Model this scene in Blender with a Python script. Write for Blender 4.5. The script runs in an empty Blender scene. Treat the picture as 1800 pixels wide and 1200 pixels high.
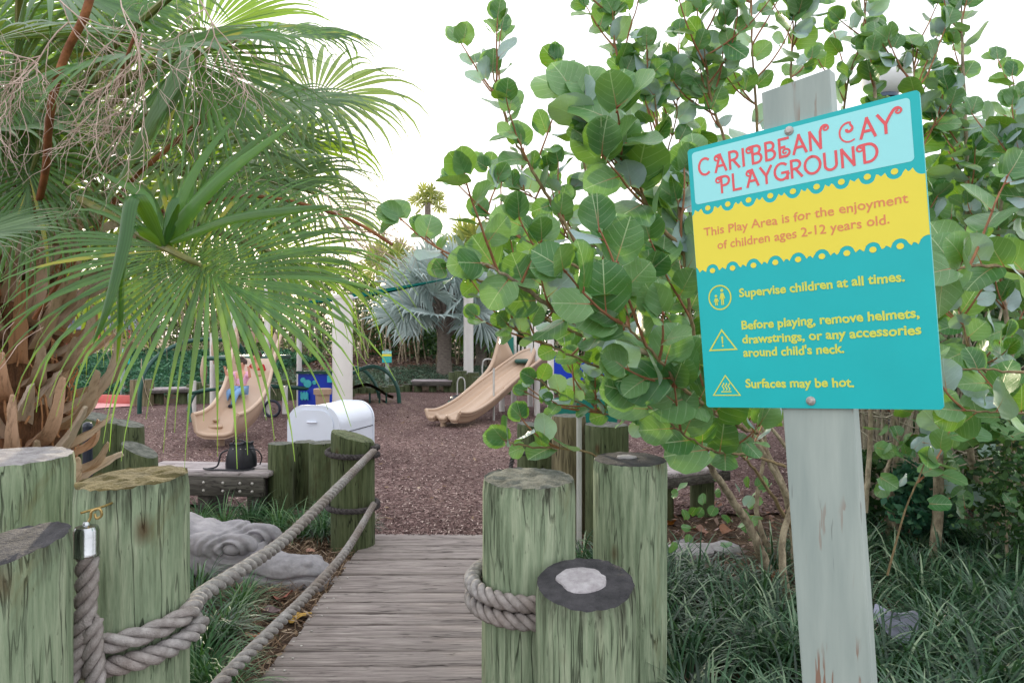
import bpy, math, random
import numpy as np
from mathutils import Vector, Matrix, noise
random.seed(7); RNG = np.random.default_rng(11)
SC = bpy.context.scene; COL = SC.collection
R = math.radians; PI = math.pi
# ------------------------------------------------------------------ camera
EYE = 1.45
cam = bpy.data.cameras.new('camera'); camo = bpy.data.objects.new('camera', cam); COL.objects.link(camo)
camo.location = (0, 0, EYE); camo.rotation_euler = (R(90), 0, 0)
cam.lens = 24; cam.sensor_width = 36; cam.shift_y = -10/1800; cam.clip_start = .02; cam.clip_end = 900
SC.camera = camo
# ------------------------------------------------------------------ world and sun
SUN_EL, SUN_AZ = 9, -20          # degrees; azimuth clockwise from +Y
w = bpy.data.worlds.new('World'); SC.world = w; w.use_nodes = True
nt = w.node_tree; nt.nodes.clear()
sky = nt.nodes.new('ShaderNodeTexSky'); sky.sky_type = 'NISHITA'; sky.sun_disc = False
sky.sun_elevation = R(SUN_EL); sky.sun_rotation = R(SUN_AZ); sky.dust_density = 3; sky.air_density = 1
mx = nt.nodes.new('ShaderNodeMix'); mx.data_type = 'RGBA'; mx.inputs[0].default_value = .88
mx.inputs[7].default_value = (9.6, 9.7, 10.0, 1)     # even thin white cloud over the sky
bg = nt.nodes.new('ShaderNodeBackground'); bg.inputs[1].default_value = .105
out = nt.nodes.new('ShaderNodeOutputWorld')
nt.links.new(sky.outputs[0], mx.inputs[6]); nt.links.new(mx.outputs[2], bg.inputs[0]); nt.links.new(bg.outputs[0], out.inputs[0])
sl = bpy.data.lights.new('sun', 'SUN'); sl.energy = 3.2; sl.angle = R(1.5); sl.color = (1, .86, .64)
so = bpy.data.objects.new('sun', sl); COL.objects.link(so)
sd = Vector((math.sin(R(SUN_AZ))*math.cos(R(SUN_EL)), math.cos(R(SUN_AZ))*math.cos(R(SUN_EL)), math.sin(R(SUN_EL))))
so.rotation_euler = sd.to_track_quat('Z', 'Y').to_euler(); so.location = (0, 0, 20)
vs = SC.view_settings; SC.display_settings.display_device = 'sRGB'
vs.view_transform = 'Standard'; vs.look = 'None'; vs.exposure = 0.95; vs.gamma = 1; vs.use_curve_mapping = False

# ------------------------------------------------------------------ helpers
def P(px, py, d): return Vector(((px-900)/1200*d, d, EYE-(py-590)/1200*d))
def G(px, py, z=0.0): return P(px, py, (EYE-z)*1200/(py-590))
def lin(c):
    return tuple(((v/255)/12.92 if v/255 <= .04045 else ((v/255+.055)/1.055)**2.4) for v in c)
def rgb(*c): return lin(c)+(1,)

class MB:
    def __init__(s): s.v = []; s.f = []; s.m = []; s.uv = {}
    def add(s, V, F, m=0, UV=None):
        o = len(s.v); s.v += [tuple(p) for p in V]
        for f in F: s.f.append(tuple(i+o for i in f)); s.m.append(m)
        if UV:
            for i, u in enumerate(UV): s.uv[i+o] = u
    def box(s, c, sz, rot=None, m=0, bev=0):
        hx, hy, hz = sz[0]/2, sz[1]/2, sz[2]/2; c = Vector(c)
        if bev:
            b = min(bev, hx*.9, hy*.9, hz*.9); V = []; F = []
            # rounded box as 3 nested loops top/bottom
            rings = [(-hz, b), (-hz+b, 0), (hz-b, 0), (hz, b)]
            for z, i in rings:
                for sx, sy in ((-1,-1),(1,-1),(1,1),(-1,1)):
                    for k in (0, 1):
                        x = sx*(hx-i); y = sy*(hy-i)
                        if (k == 0) == (sx*sy > 0): y = sy*(hy-max(b, i)) if i == 0 else sy*(hy-i-b*.4)
                        else: x = sx*(hx-max(b, i)) if i == 0 else sx*(hx-i-b*.4)
                        V.append(Vector((x, y, z)))
            for r_ in range(3):
                for k in range(8): F.append((r_*8+k, r_*8+(k+1) % 8, r_*8+8+(k+1) % 8, r_*8+8+k))
            F.append(tuple(range(7, -1, -1))); F.append(tuple(range(24, 32)))
        else:
            V = [Vector((x*hx, y*hy, z*hz)) for z in (-1,1) for x, y in ((-1,-1),(1,-1),(1,1),(-1,1))]
            F = [(3,2,1,0),(4,5,6,7),(0,1,5,4),(1,2,6,5),(2,3,7,6),(3,0,4,7)]
        if rot: V = [rot @ p for p in V]
        s.add([p+c for p in V], F, m)
    def tube(s, pts, rad, n=8, m=0, caps=True, flat=1.0):
        pts = [Vector(p) for p in pts]; L = len(pts)
        if not hasattr(rad, '__len__'): rad = [rad]*L
        V = []; F = []; UV = []; up = None
        for i, p in enumerate(pts):
            t = (pts[min(i+1, L-1)]-pts[max(i-1, 0)])
            t = t.normalized() if t.length > 1e-9 else Vector((0,0,1))
            if up is None:
                up = Vector((0,0,1)) if abs(t.z) < .9 else Vector((1,0,0))
            a = (up - t*up.dot(t)); a = a.normalized() if a.length > 1e-6 else t.orthogonal().normalized()
            up = a; b = t.cross(a)
            for k in range(n):
                th = 2*PI*k/n; V.append(p+(a*math.cos(th)*flat+b*math.sin(th))*rad[i]); UV.append((k/n, i/(L-1)))
        for i in range(L-1):
            for k in range(n):
                F.append((i*n+k, i*n+(k+1) % n, i*n+n+(k+1) % n, i*n+n+k))
        if caps: F.append(tuple(range(n-1, -1, -1))); F.append(tuple(range((L-1)*n, L*n)))
        s.add(V, F, m, UV)
    def lathe(s, prof, n=24, c=(0,0,0), m=0, rot=None):
        V = []; F = []; c = Vector(c)
        for r_, z in prof:
            for k in range(n):
                p = Vector((r_*math.cos(2*PI*k/n), r_*math.sin(2*PI*k/n), z)); V.append((rot @ p if rot else p)+c)
        for i in range(len(prof)-1):
            for k in range(n): F.append((i*n+k, i*n+(k+1) % n, i*n+n+(k+1) % n, i*n+n+k))
        F.append(tuple(range(n-1, -1, -1))); F.append(tuple(range((len(prof)-1)*n, len(prof)*n)))
        s.add(V, F, m)
    def grid(s, fn, nu, nv, m=0, flip=False):
        V = [fn(i/nu, j/nv) for j in range(nv+1) for i in range(nu+1)]
        F = []
        for j in range(nv):
            for i in range(nu):
                q = (j*(nu+1)+i, j*(nu+1)+i+1, (j+1)*(nu+1)+i+1, (j+1)*(nu+1)+i); F.append(q[::-1] if flip else q)
        s.add(V, F, m, [(i/nu, j/nv) for j in range(nv+1) for i in range(nu+1)])
    def prism(s, poly, thick, frame, m=0):
        """poly of (a,b); frame(a,n,b)->world; thickness along n"""
        n = len(poly); V = [frame(a, 0, b) for a, b in poly]+[frame(a, thick, b) for a, b in poly]
        F = [tuple(range(n)), tuple(range(2*n-1, n-1, -1))]+[(i, i+n, (i+1) % n+n, (i+1) % n) for i in range(n)]
        s.add(V, F, m)

ORG = {}
TMP = bpy.data.scenes.new('scratch')
def evaluated(o):
    '''mesh of an unlinked object after its modifiers'''
    TMP.collection.objects.link(o); vl = TMP.view_layers[0]; vl.update(); dg = vl.depsgraph
    return bpy.data.meshes.new_from_object(o.evaluated_get(dg), depsgraph=dg)
def org(o): return ORG.get(o.name, Vector((0,0,0))) if o else Vector((0,0,0))
def link(name, me, parent=None):
    o = bpy.data.objects.new(name, me); COL.objects.link(o)
    if parent: o.parent = parent; ORG[o.name] = org(parent)
    return o
def build(mb, name, mats, parent=None, smooth=True, loc=None, ang=50):
    """vertices are world positions; object origin = parent's origin (or loc for a top-level mesh)"""
    L = org(parent) if parent else Vector(loc or (0,0,0))
    me = bpy.data.meshes.new(name)
    V = np.array(mb.v, dtype=float).reshape(-1, 3) - np.array(L)
    me.from_pydata(V.tolist(), [], mb.f)
    if not isinstance(mats, (list, tuple)): mats = [mats]
    for k in mats: me.materials.append(k)
    if len(mats) > 1: me.polygons.foreach_set('material_index', mb.m)
    if mb.uv:
        ul = me.uv_layers.new(name='UVMap'); li = np.zeros(len(me.loops), dtype=np.int32); me.loops.foreach_get('vertex_index', li)
        arr = np.zeros((len(mb.v), 2))
        arr[list(mb.uv.keys())] = list(mb.uv.values())
        ul.data.foreach_set('uv', arr[li].ravel())
    if smooth:
        me.shade_smooth()
        if ang: me.set_sharp_from_angle(angle=R(ang))
    me.update()
    o = link(name, me, parent)
    if not parent: o.location = L; ORG[o.name] = L
    return o
def tag(o, label=None, cat=None, group=None, kind=None):
    if label: o['label'] = label
    if cat: o['category'] = cat
    if group: o['group'] = group
    if kind: o['kind'] = kind
    return o
def thing(name, loc, label, cat, group=None):
    o = bpy.data.objects.new(name, None); COL.objects.link(o); o.location = loc; o.empty_display_size = .05
    ORG[o.name] = Vector(loc); return tag(o, label, cat, group)
def copy_tree(o, loc, rz=0, sc=1, label=None):
    def rec(a, par):
        c = a.copy(); COL.objects.link(c)
        if par: c.parent = par
        for ch in list(a.children): rec(ch, c)
        return c
    c = rec(o, None); c.location = loc; c.rotation_euler = (0, 0, rz); c.scale = (sc,)*3
    if label: c['label'] = label
    return c
def bulk(name, V, mat, parent=None, UV=None, loc=(0,0,0), smooth=False):
    """V: (n,k,3) n polygons of k vertices"""
    n, k, _ = V.shape; L = np.array(org(parent) if parent else loc)
    me = bpy.data.meshes.new(name); me.vertices.add(n*k); me.vertices.foreach_set('co', (V-L).ravel())
    me.loops.add(n*k); me.loops.foreach_set('vertex_index', np.arange(n*k, dtype=np.int32))
    me.polygons.add(n); me.polygons.foreach_set('loop_start', np.arange(0, n*k, k, dtype=np.int32)); me.polygons.foreach_set('loop_total', np.full(n, k, dtype=np.int32))
    if UV is not None:
        ul = me.uv_layers.new(name='UVMap'); ul.data.foreach_set('uv', UV.ravel())
    me.materials.append(mat); me.update(calc_edges=True)
    o = link(name, me, parent)
    if not parent: o.location = L; ORG[o.name] = Vector(L)
    return o
def rot_dir(d, up=Vector((0,0,1))):
    """matrix with Y along d, Z close to up"""
    d = Vector(d).normalized(); x = d.cross(up)
    if x.length < 1e-4: x = d.orthogonal()
    x.normalize(); z = x.cross(d)
    return Matrix((x, d, z)).transposed()
def smooth_path(pts, n=8):
    pts = [Vector(p) for p in pts]; o = []
    for i in range(len(pts)-1):
        p0 = pts[max(i-1, 0)]; p1 = pts[i]; p2 = pts[i+1]; p3 = pts[min(i+2, len(pts)-1)]
        for k in range(n):
            t = k/n; o.append(.5*((2*p1)+(p2-p0)*t+(2*p0-5*p1+4*p2-p3)*t*t+(3*p1-p0-3*p2+p3)*t**3))
    o.append(pts[-1]); return o

# ------------------------------------------------------------------ materials
class N:
    def __init__(s, name):
        s.m = bpy.data.materials.new(name); s.m.use_nodes = True; s.t = s.m.node_tree; s.t.nodes.clear()
        s.o = s.n('OutputMaterial')
    def n(s, typ, **kw):
        x = s.t.nodes.new('ShaderNode'+typ)
        for k, v in kw.items(): setattr(x, k, v)
        return x
    def l(s, a, b): s.t.links.new(a, b)
    def val(s, sock, v):
        if isinstance(v, bpy.types.NodeSocket): s.l(v, sock)
        else: sock.default_value = v
    def coord(s, kind='Object', scale=(1,1,1)):
        c = s.n('TexCoord'); mp = s.n('Mapping'); mp.inputs['Scale'].default_value = scale
        s.l(c.outputs[kind], mp.inputs[0]); return mp.outputs[0]
    def noise(s, vec, scale=5, detail=4, rough=.6, dist=0):
        x = s.n('TexNoise'); s.l(vec, x.inputs['Vector']); x.inputs['Scale'].default_value = scale
        x.inputs['Detail'].default_value = detail; x.inputs['Roughness'].default_value = rough; x.inputs['Distortion'].default_value = dist
        return x.outputs['Fac']
    def ramp(s, fac, stops, interp='LINEAR'):
        x = s.n('ValToRGB'); s.l(fac, x.inputs[0]); e = x.color_ramp.elements; x.color_ramp.interpolation = interp
        while len(e) < len(stops): e.new(.5)
        for i, (p, c) in enumerate(stops):
            e[i].position = p; e[i].color = c if hasattr(c, '__len__') else (c, c, c, 1)
        return x.outputs[0]
    def math(s, op, a, b=0, c=None):
        x = s.n('Math', operation=op); s.val(x.inputs[0], a); s.val(x.inputs[1], b)
        if c is not None: s.val(x.inputs[2], c)
        return x.outputs[0]
    def mix(s, fac, a, b, mode='MIX'):
        x = s.n('Mix', data_type='RGBA', blend_type=mode); s.val(x.inputs[0], fac); s.val(x.inputs[6], a); s.val(x.inputs[7], b); return x.outputs[2]
    def bump(s, h, strength=.5, dist=.01, nrm=None):
        x = s.n('Bump'); s.l(h, x.inputs['Height']); x.inputs['Strength'].default_value = strength; x.inputs['Distance'].default_value = dist
        if nrm: s.l(nrm, x.inputs['Normal'])
        return x.outputs[0]
    def pbr(s, col, rough=.7, nrm=None, metal=0, spec=.5, **kw):
        b = s.n('BsdfPrincipled'); s.val(b.inputs['Base Color'], col); s.val(b.inputs['Roughness'], rough)
        b.inputs['Metallic'].default_value = metal; b.inputs['Specular IOR Level'].default_value = spec
        if nrm: s.l(nrm, b.inputs['Normal'])
        for k, v in kw.items(): s.val(b.inputs[k], v)
        return b.outputs[0]
    def done(s, sh): s.l(sh, s.o.inputs[0]); return s.m

def noisy(name, c1, c2, scale=5, st=(1,1,1), rough=.7, bump=.2, bd=.01, metal=0, spec=.4, detail=5):
    k = N(name); v = k.coord('Object', st); f = k.noise(v, scale, detail)
    col = k.ramp(f, [(.3, c1), (.7, c2)])
    f2 = k.noise(v, scale*6, 3)
    return k.done(k.pbr(col, rough, k.bump(f2, bump, bd) if bump else None, metal, spec))

def wood_mat(name, pale, mid, dark, axis='z', crack=.5, fine=1.0, stain=None, top=None, broad=1.0):
    k = N(name); A = {'z': (1,1,.075), 'x': (.06,1,1), 'y': (1,.06,1)}[axis]
    v = k.coord('Object', A); v0 = k.coord('Object', tuple(.35 if a < .5 else 1 for a in A))
    n1 = k.noise(v, 44*fine, 5, .68, .15); n2 = k.noise(v, 120*fine, 3, .6); n3 = k.noise(v0, 3.5*broad, 4, .6, .5)
    col = k.ramp(n1, [(.28, dark), (.46, mid), (.68, pale)])
    col = k.mix(k.ramp(n3, [(.35, 0.0), (.7, .6)]), col, mid)
    nc = k.noise(v, 34*fine, 2, .5, .1)
    cr = k.ramp(k.math('ABSOLUTE', k.math('SUBTRACT', nc, .5)), [(0, 1.0), (.007, .9), (.022, 0.0)])
    gate = k.ramp(k.noise(v0, 9, 2), [(.45, 0.0), (.6, 1.0)])
    cr = k.math('MULTIPLY', cr, gate); crk = k.math('MULTIPLY', cr, crack*1.6)
    sp = k.ramp(k.noise(k.coord('Object', tuple(.16 if q < .5 else 1 for q in A)), 105*fine, 3, .7, .2), [(.29, .8), (.35, 0.0)])
    dk = tuple(c*.3 for c in dark[:3])+(1,)
    col = k.mix(k.math('MINIMUM', crk, 1), col, dk); col = k.mix(k.math('MULTIPLY', sp, crack*.7), col, dk)
    if axis == 'z':      # knots
        vo = k.n('TexVoronoi'); k.l(k.coord('Object', (1, 1, .55)), vo.inputs['Vector']); vo.inputs['Scale'].default_value = 4.2
        kn = k.ramp(k.math('ADD', vo.outputs['Distance'], k.math('MULTIPLY', k.math('SUBTRACT', k.noise(v0, 20, 3), .5), .05)), [(.03, .85), (.075, .35), (.11, 0.0)])
        col = k.mix(kn, col, rgb(84, 66, 44))
    if stain:
        st = k.ramp(k.noise(k.coord('Object', (1,1,.5)), 2.6, 5, .7, 1.2), [(.52, 0.0), (.66, .75)]); col = k.mix(st, col, stain)
    if top is not None:   # algae-dark weathering near the sawn top (z of top in object space)
        g = k.n('SeparateXYZ'); c = k.n('TexCoord'); k.l(c.outputs['Object'], g.inputs[0])
        h = k.math('SUBTRACT', g.outputs[2], k.math('MULTIPLY', k.noise(v, 34, 4, .7), .34))
        fz = k.ramp(k.math('ADD', k.math('MULTIPLY', k.math('SUBTRACT', h, top-.17), 6), .55), [(.1, 0.0), (.7, .8)])
        col = k.mix(fz, col, rgb(46, 44, 36))
    hh = k.math('SUBTRACT', k.math('ADD', n1, k.math('MULTIPLY', n2, .5)), k.math('ADD', k.math('MULTIPLY', cr, 1.6), sp))
    return k.done(k.pbr(col, .85, k.bump(hh, .75, .006), 0, .25))

def leaf_mat(name, front, front2, back, trans, vein=None, mid=None, gloss=.42, tf=.35, stripes=0):
    k = N(name); oi = k.n('ObjectInfo'); ge = k.n('NewGeometry')
    rnd = k.math('FRACT', k.math('ADD', oi.outputs['Random'], ge.outputs['Random Per Island']))
    uv = k.n('TexCoord'); sp = k.n('SeparateXYZ'); k.l(uv.outputs['UV'], sp.inputs[0])
    col = k.ramp(rnd, [(.05, front), (.95, front2)])
    nz = k.noise(k.coord('Object'), 14, 3); col = k.mix(k.math('MULTIPLY', nz, .35), col, tuple(c*.55 for c in front[:3])+(1,))
    bk = k.mix(k.math('MULTIPLY', nz, .4), back, tuple(c*.7 for c in back[:3])+(1,))
    nrm = None
    if vein:
        ax = k.math('ABSOLUTE', k.math('SUBTRACT', sp.outputs[0], .5)); y = sp.outputs[1]
        midr = k.ramp(ax, [(.006, 1.0), (.016, 0.0)])
        lv = k.math('ABSOLUTE', k.math('SUBTRACT', k.math('FRACT', k.math('MULTIPLY', k.math('SUBTRACT', y, k.math('MULTIPLY', k.math('POWER', ax, 1.25), 1.1)), 5.0)), .5))
        lvr = k.math('MULTIPLY', k.ramp(lv, [(.0, 1.0), (.028, 0.9), (.06, 0.0)]), k.ramp(ax, [(.3, 1.0), (.46, .2)]))
        allv = k.math('MAXIMUM', midr, k.math('MULTIPLY', lvr, .38))
        col = k.mix(allv, col, vein); bk = k.mix(allv, bk, tuple(min(1, c*1.25) for c in back[:3])+(1,))
        red = k.math('MULTIPLY', midr, k.ramp(y, [(.1, 1.0), (.6, 0.0)]))
        col = k.mix(red, col, mid); bk = k.mix(red, bk, mid)
        spot = k.ramp(k.noise(k.coord('Object'), 38, 2), [(.68, 0.0), (.72, .85)]); col = k.mix(spot, col, rgb(120, 100, 60))
        edge = k.ramp(k.noise(k.coord('UV'), 4, 3), [(.66, 0.0), (.72, .75)]); col = k.mix(k.math('MULTIPLY', edge, k.ramp(rnd, [(.7, 0.0), (.75, 1.0)])), col, rgb(165, 150, 60))
        nrm = k.bump(k.math('ADD', k.math('MULTIPLY', allv, -1), k.noise(k.coord('Object'), 30, 2)), .35, .004)
    if stripes:
        tip = k.ramp(k.math('ADD', sp.outputs[1], k.math('MULTIPLY', rnd, .35)), [(1.05, 0.0), (1.25, 1.0)])
        col = k.mix(tip, col, rgb(190, 165, 75)); bk = k.mix(tip, bk, rgb(190, 165, 85))
        old = k.ramp(rnd, [(.965, 0.0), (.98, .7)]); patch = k.ramp(k.noise(k.coord('Object'), 5, 2), [(.5, 0.0), (.56, 1.0)])
        col = k.mix(k.math('MULTIPLY', old, patch), col, rgb(200, 180, 60))
        ln = k.ramp(k.math('FRACT', k.math('MULTIPLY', sp.outputs[0], 7)), [(.1, 0.0), (.5, .35), (.9, 0.0)]); col = k.mix(ln, col, front2)
    c = k.mix(ge.outputs['Backfacing'], col, bk)
    b = k.pbr(c, gloss, nrm, 0, .5)
    tr = k.n('BsdfTranslucent'); k.l(k.mix(.5, col, trans), tr.inputs[0]) if False else tr.inputs[0].default_value.__setitem__(slice(0, 4), trans)
    m2 = k.n('MixShader'); m2.inputs[0].default_value = tf; k.l(b, m2.inputs[1]); k.l(tr.outputs[0], m2.inputs[2])
    return k.done(m2.outputs[0])

def isl_mat(name, stops, rough=.8, spec=.3, tf=0, trans=None):
    k = N(name); ge = k.n('NewGeometry'); oi = k.n('ObjectInfo')
    col = k.ramp(k.math('FRACT', k.math('ADD', ge.outputs['Random Per Island'], oi.outputs['Random'])), stops)
    b = k.pbr(col, rough, None, 0, spec)
    if tf:
        tr = k.n('BsdfTranslucent'); k.l(k.mix(.5, col, trans), tr.inputs[0]); m2 = k.n('MixShader'); m2.inputs[0].default_value = tf
        k.l(b, m2.inputs[1]); k.l(tr.outputs[0], m2.inputs[2]); b = m2.outputs[0]
    return k.done(b)
def plain(name, c, rough=.5, metal=0, spec=.5, nz=.12, sc=6):
    k = N(name); f = k.noise(k.coord('Object'), sc, 5, .6)
    col = k.mix(k.math('MULTIPLY', k.ramp(f, [(.35, 0.0), (.7, 1.0)]), nz*2.5), c, tuple(x*.6 for x in c[:3])+(1,))
    return k.done(k.pbr(col, rough, k.bump(k.noise(k.coord('Object'), sc*9, 3), .12, .002), metal, spec))

M = {}
M['pile'] = wood_mat('pile_green', rgb(156,166,140), rgb(114,130,104), rgb(66,76,58), 'z', .6, 1, rgb(104,100,70))
M['pile2'] = wood_mat('pile_moss', rgb(112,120,88), rgb(82,92,64), rgb(46,52,36), 'z', .6, 1, rgb(70,66,42))
M['pile3'] = wood_mat('pile_brown', rgb(150,140,112), rgb(112,104,80), rgb(62,56,44), 'z', .6, .8)
M['deck'] = wood_mat('deck_grey', rgb(182,172,168), rgb(142,132,130), rgb(92,82,80), 'x', .5, 1.3)
M['bench'] = wood_mat('bench_grey', rgb(196,188,190), rgb(160,150,152), rgb(112,102,104), 'x', .5, 1.1)
M['beam'] = wood_mat('beam_dark', rgb(112,108,102), rgb(82,78,74), rgb(46,42,40), 'x', .5, 1)
M['post'] = plain('grey_paint', rgb(156,170,168), .75, nz=.05, sc=4)
M['tar'] = noisy('tar_top', rgb(36,36,40), rgb(70,68,72), 22, rough=.85, bump=.9, bd=.006)
M['endgrain'] = noisy('moss_top', rgb(62,56,30), rgb(112,100,62), 16, rough=.95, bump=.8, bd=.01)
M['endgrey'] = noisy('grey_top', rgb(62,66,60), rgb(122,124,116), 22, rough=.95, bump=.9, bd=.01)
M['concrete'] = noisy('concrete', rgb(140,134,138), rgb(182,178,182), 30, rough=.95, bump=.9, bd=.006)
M['croc'] = noisy('cast_stone', rgb(128,126,132), rgb(170,166,172), 9, rough=.9, bump=.5, bd=.004)
k = N('rope'); v = k.coord('Object'); f = k.noise(v, 40, 4); f2 = k.noise(v, 260, 3)
M['rope'] = k.done(k.pbr(k.mix(k.ramp(k.noise(v, 2.2, 3), [(.4, 0.0), (.65, .7)]), k.ramp(f, [(.3, rgb(132,128,128)), (.7, rgb(190,186,186))]), rgb(134,120,112)), .95, k.bump(f2, .9, .004), 0, .1))
M['rope_dark'] = noisy('dark_rope', rgb(52,48,50), rgb(96,90,92), 40, rough=.95, bump=.9, bd=.003)  # darker tone of rope, for the turns on the far posts
M['steel'] = noisy('steel', rgb(150,152,156), rgb(205,208,212), 8, rough=.22, bump=.05, metal=1)
M['bolt'] = noisy('bolt', rgb(150,144,140), rgb(205,200,196), 60, rough=.5, bump=.2, metal=.3)
M['brass'] = noisy('brass', rgb(160,130,80), rgb(200,175,120), 30, rough=.4, bump=.2, metal=.9)
M['teal'] = plain('sign_teal', rgb(8,188,192), .5, nz=.09, sc=4)
M['cyan'] = plain('sign_cyan', rgb(160,236,240), .6, nz=.02)
M['yellow'] = plain('sign_yellow', rgb(240,226,78), .6, nz=.03)
M['coral'] = plain('sign_coral', rgb(232,92,98), .5, nz=.02)
M['lemon'] = plain('sign_lemon', rgb(214,222,92), .5, nz=.02)
M['salmon'] = plain('sign_salmon', rgb(226,140,92), .5, nz=.02)
M['tan'] = plain('slide_tan', rgb(184,158,136), .4, nz=.06, sc=3)
M['green_metal'] = plain('green_metal', rgb(22,72,62), .35, nz=.1)
M['white_metal'] = plain('white_metal', rgb(222,218,214), .4, nz=.08, sc=3)
M['white'] = plain('white_plastic', rgb(220,226,240), .3, nz=.03, sc=3)
M['blue'] = plain('blue_panel', rgb(10,58,190), .35, nz=.05)
M['teal_panel'] = plain('teal_panel', rgb(10,112,98), .4, nz=.08)
M['aqua'] = plain('aqua_panel', rgb(70,190,200), .4)
k = N('sail_green'); M['sail'] = k.done(k.pbr(rgb(16,74,68), 1.0, None, 0, 0.0))
M['black'] = plain('black_leather', rgb(22,24,34), .42, nz=.2, sc=20)
M['navy'] = plain('navy_tub', rgb(26,34,52), .4)
M['pvc'] = plain('pvc', rgb(190,190,186), .5)
M['pink'] = noisy('pink_path', rgb(196,138,140), rgb(216,160,160), 6, rough=.9, bump=.2)
M['red_kerb'] = noisy('red_kerb', rgb(178,92,88), rgb(196,110,104), 6, rough=.9, bump=.2)
M['seagrape'] = leaf_mat('sea_grape_leaf', rgb(52,110,56), rgb(118,160,104), rgb(160,184,186), rgb(140,186,44), rgb(172,196,150), rgb(170,92,72), .30, .2)
M['palm'] = leaf_mat('palm_leaf', rgb(18,70,34), rgb(86,134,70), rgb(98,138,86), rgb(160,200,40), gloss=.30, tf=.3, stripes=1)
M['palm_old'] = leaf_mat('palm_leaf_grey', rgb(50,92,56), rgb(130,160,118), rgb(136,160,130), rgb(150,175,50), gloss=.32, tf=.28, stripes=1)
M['silver'] = leaf_mat('silver_palm', rgb(156,176,174), rgb(204,218,216), rgb(172,190,186), rgb(120,140,120), gloss=.5, tf=.2)
M['farpalm'] = leaf_mat('far_palm', rgb(96,124,66), rgb(176,176,90), rgb(112,134,82), rgb(160,170,60), gloss=.5, tf=.25, stripes=1)
M['grass'] = isl_mat('liriope', [(0, rgb(18,46,32)), (.45, rgb(42,78,54)), (.8, rgb(88,122,92)), (1, rgb(150,168,138))], .34, .5, .2, rgb(100,150,60))
M['grass2'] = isl_mat('liriope_bright', [(0, rgb(34,76,42)), (.6, rgb(64,108,66)), (1, rgb(120,146,104))], .5, .4, .2, rgb(120,170,60))
M['leafdark'] = isl_mat('leaf_dark', [(0, rgb(26,56,34)), (.6, rgb(52,88,50)), (1, rgb(92,124,70))], .5, .4, .25, rgb(90,130,30))
M['leafmid'] = isl_mat('leaf_mid', [(0, rgb(48,78,42)), (.6, rgb(82,114,62)), (1, rgb(140,156,88))], .5, .4, .25, rgb(140,160,40))
M['leafgrey'] = isl_mat('leaf_grey', [(0, rgb(58,82,68)), (.6, rgb(92,118,98)), (1, rgb(134,152,130))], .55, .35, .2, rgb(90,120,60))
M['leafblue'] = isl_mat('leaf_blue', [(0, rgb(24,66,52)), (.6, rgb(52,104,78)), (1, rgb(96,142,104))], .55, .35, .2, rgb(80,130,60))
M['leafyel'] = isl_mat('leaf_sunlit_yellow', [(0, rgb(120,130,60)), (.6, rgb(186,176,90)), (1, rgb(226,206,130))], .6, .3, .3, rgb(200,190,60))  # warm sunlight on the distant tree is put into this yellow leaf colour
M['litter'] = isl_mat('litter', [(0, rgb(62,46,38)), (.4, rgb(112,88,70)), (.75, rgb(150,128,106)), (1, rgb(186,166,148))], .9, .2)
M['litter_leaf'] = isl_mat('litter_leaf', [(0, rgb(66,54,50)), (.45, rgb(112,94,88)), (.75, rgb(142,118,106)), (.88, rgb(150,100,76)), (1, rgb(170,162,166))], .8, .3)
M['chips'] = isl_mat('mulch_chips', [(0, rgb(58,42,41)), (.45, rgb(110,86,84)), (.8, rgb(154,128,124)), (1, rgb(216,196,188))], .9, .2)
M['bark'] = noisy('bark', rgb(98,84,68), rgb(194,180,154), 26, (1,1,.6), .9, .8, .008)
M['palestem'] = noisy('pale_stem', rgb(130,120,104), rgb(200,190,170), 20, rough=.9, bump=.5)
M['bark_green'] = noisy('bark_young', rgb(112,92,68), rgb(150,132,96), 30, (1,1,1), .7, .4, .004)
M['twig'] = noisy('twig', rgb(128,84,58), rgb(168,120,88), 20, rough=.7, bump=.3)
M['fibre'] = noisy('trunk_fibre', rgb(74,54,42), rgb(148,106,76), 30, (1,1,.25), .95, 1, .02)
M['boot'] = isl_mat('boot', [(0, rgb(104,78,58)), (.4, rgb(150,122,96)), (.75, rgb(178,158,136)), (1, rgb(196,124,76))], .85, .3)
k = N('boot_wood'); v = k.coord('Object', (1, .08, 1)); oi = k.n('ObjectInfo')
base = k.ramp(oi.outputs['Random'], [(0, rgb(160,140,120)), (.35, rgb(200,176,150)), (.75, rgb(206,194,180)), (1, rgb(190,138,98))])
n1 = k.noise(v, 60, 4, .7); M['boot'] = k.done(k.pbr(k.mix(k.ramp(n1, [(.3, .6), (.5, 0.0)]), base, rgb(96,72,52)), .85, k.bump(n1, .8, .006), 0, .25))
M['inflo'] = noisy('flower_stalk', rgb(176,150,136), rgb(214,194,182), 20, rough=.8, bump=.3)
M['stalk'] = noisy('stalk', rgb(92,54,34), rgb(160,104,62), 14, rough=.7, bump=.4)
M['petiole'] = noisy('petiole', rgb(86,104,56), rgb(140,132,78), 10, rough=.5, bump=.2)
M['palmtrunk'] = noisy('palm_trunk', rgb(108,98,92), rgb(158,146,136), 10, (1,1,4), .95, .8, .03)
M['roof'] = noisy('roof_shingle', rgb(96,98,118), rgb(130,132,150), 3, (1,1,6), .8, .3)
M['wall'] = plain('pavilion_wall', rgb(206,180,140), .8)
M['skin'] = plain('skin', rgb(208,152,128), .5, nz=.03)
M['hair'] = plain('hair', rgb(58,40,32), .5)
M['shirt_pink'] = plain('pink_shirt', rgb(224,168,196), .8)
M['jeans'] = plain('blue_leggings', rgb(120,160,205), .8)
M['shirt_red'] = plain('red_shirt', rgb(186,36,48), .8)
M['shoe'] = plain('shoe', rgb(30,34,52), .5)
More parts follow.
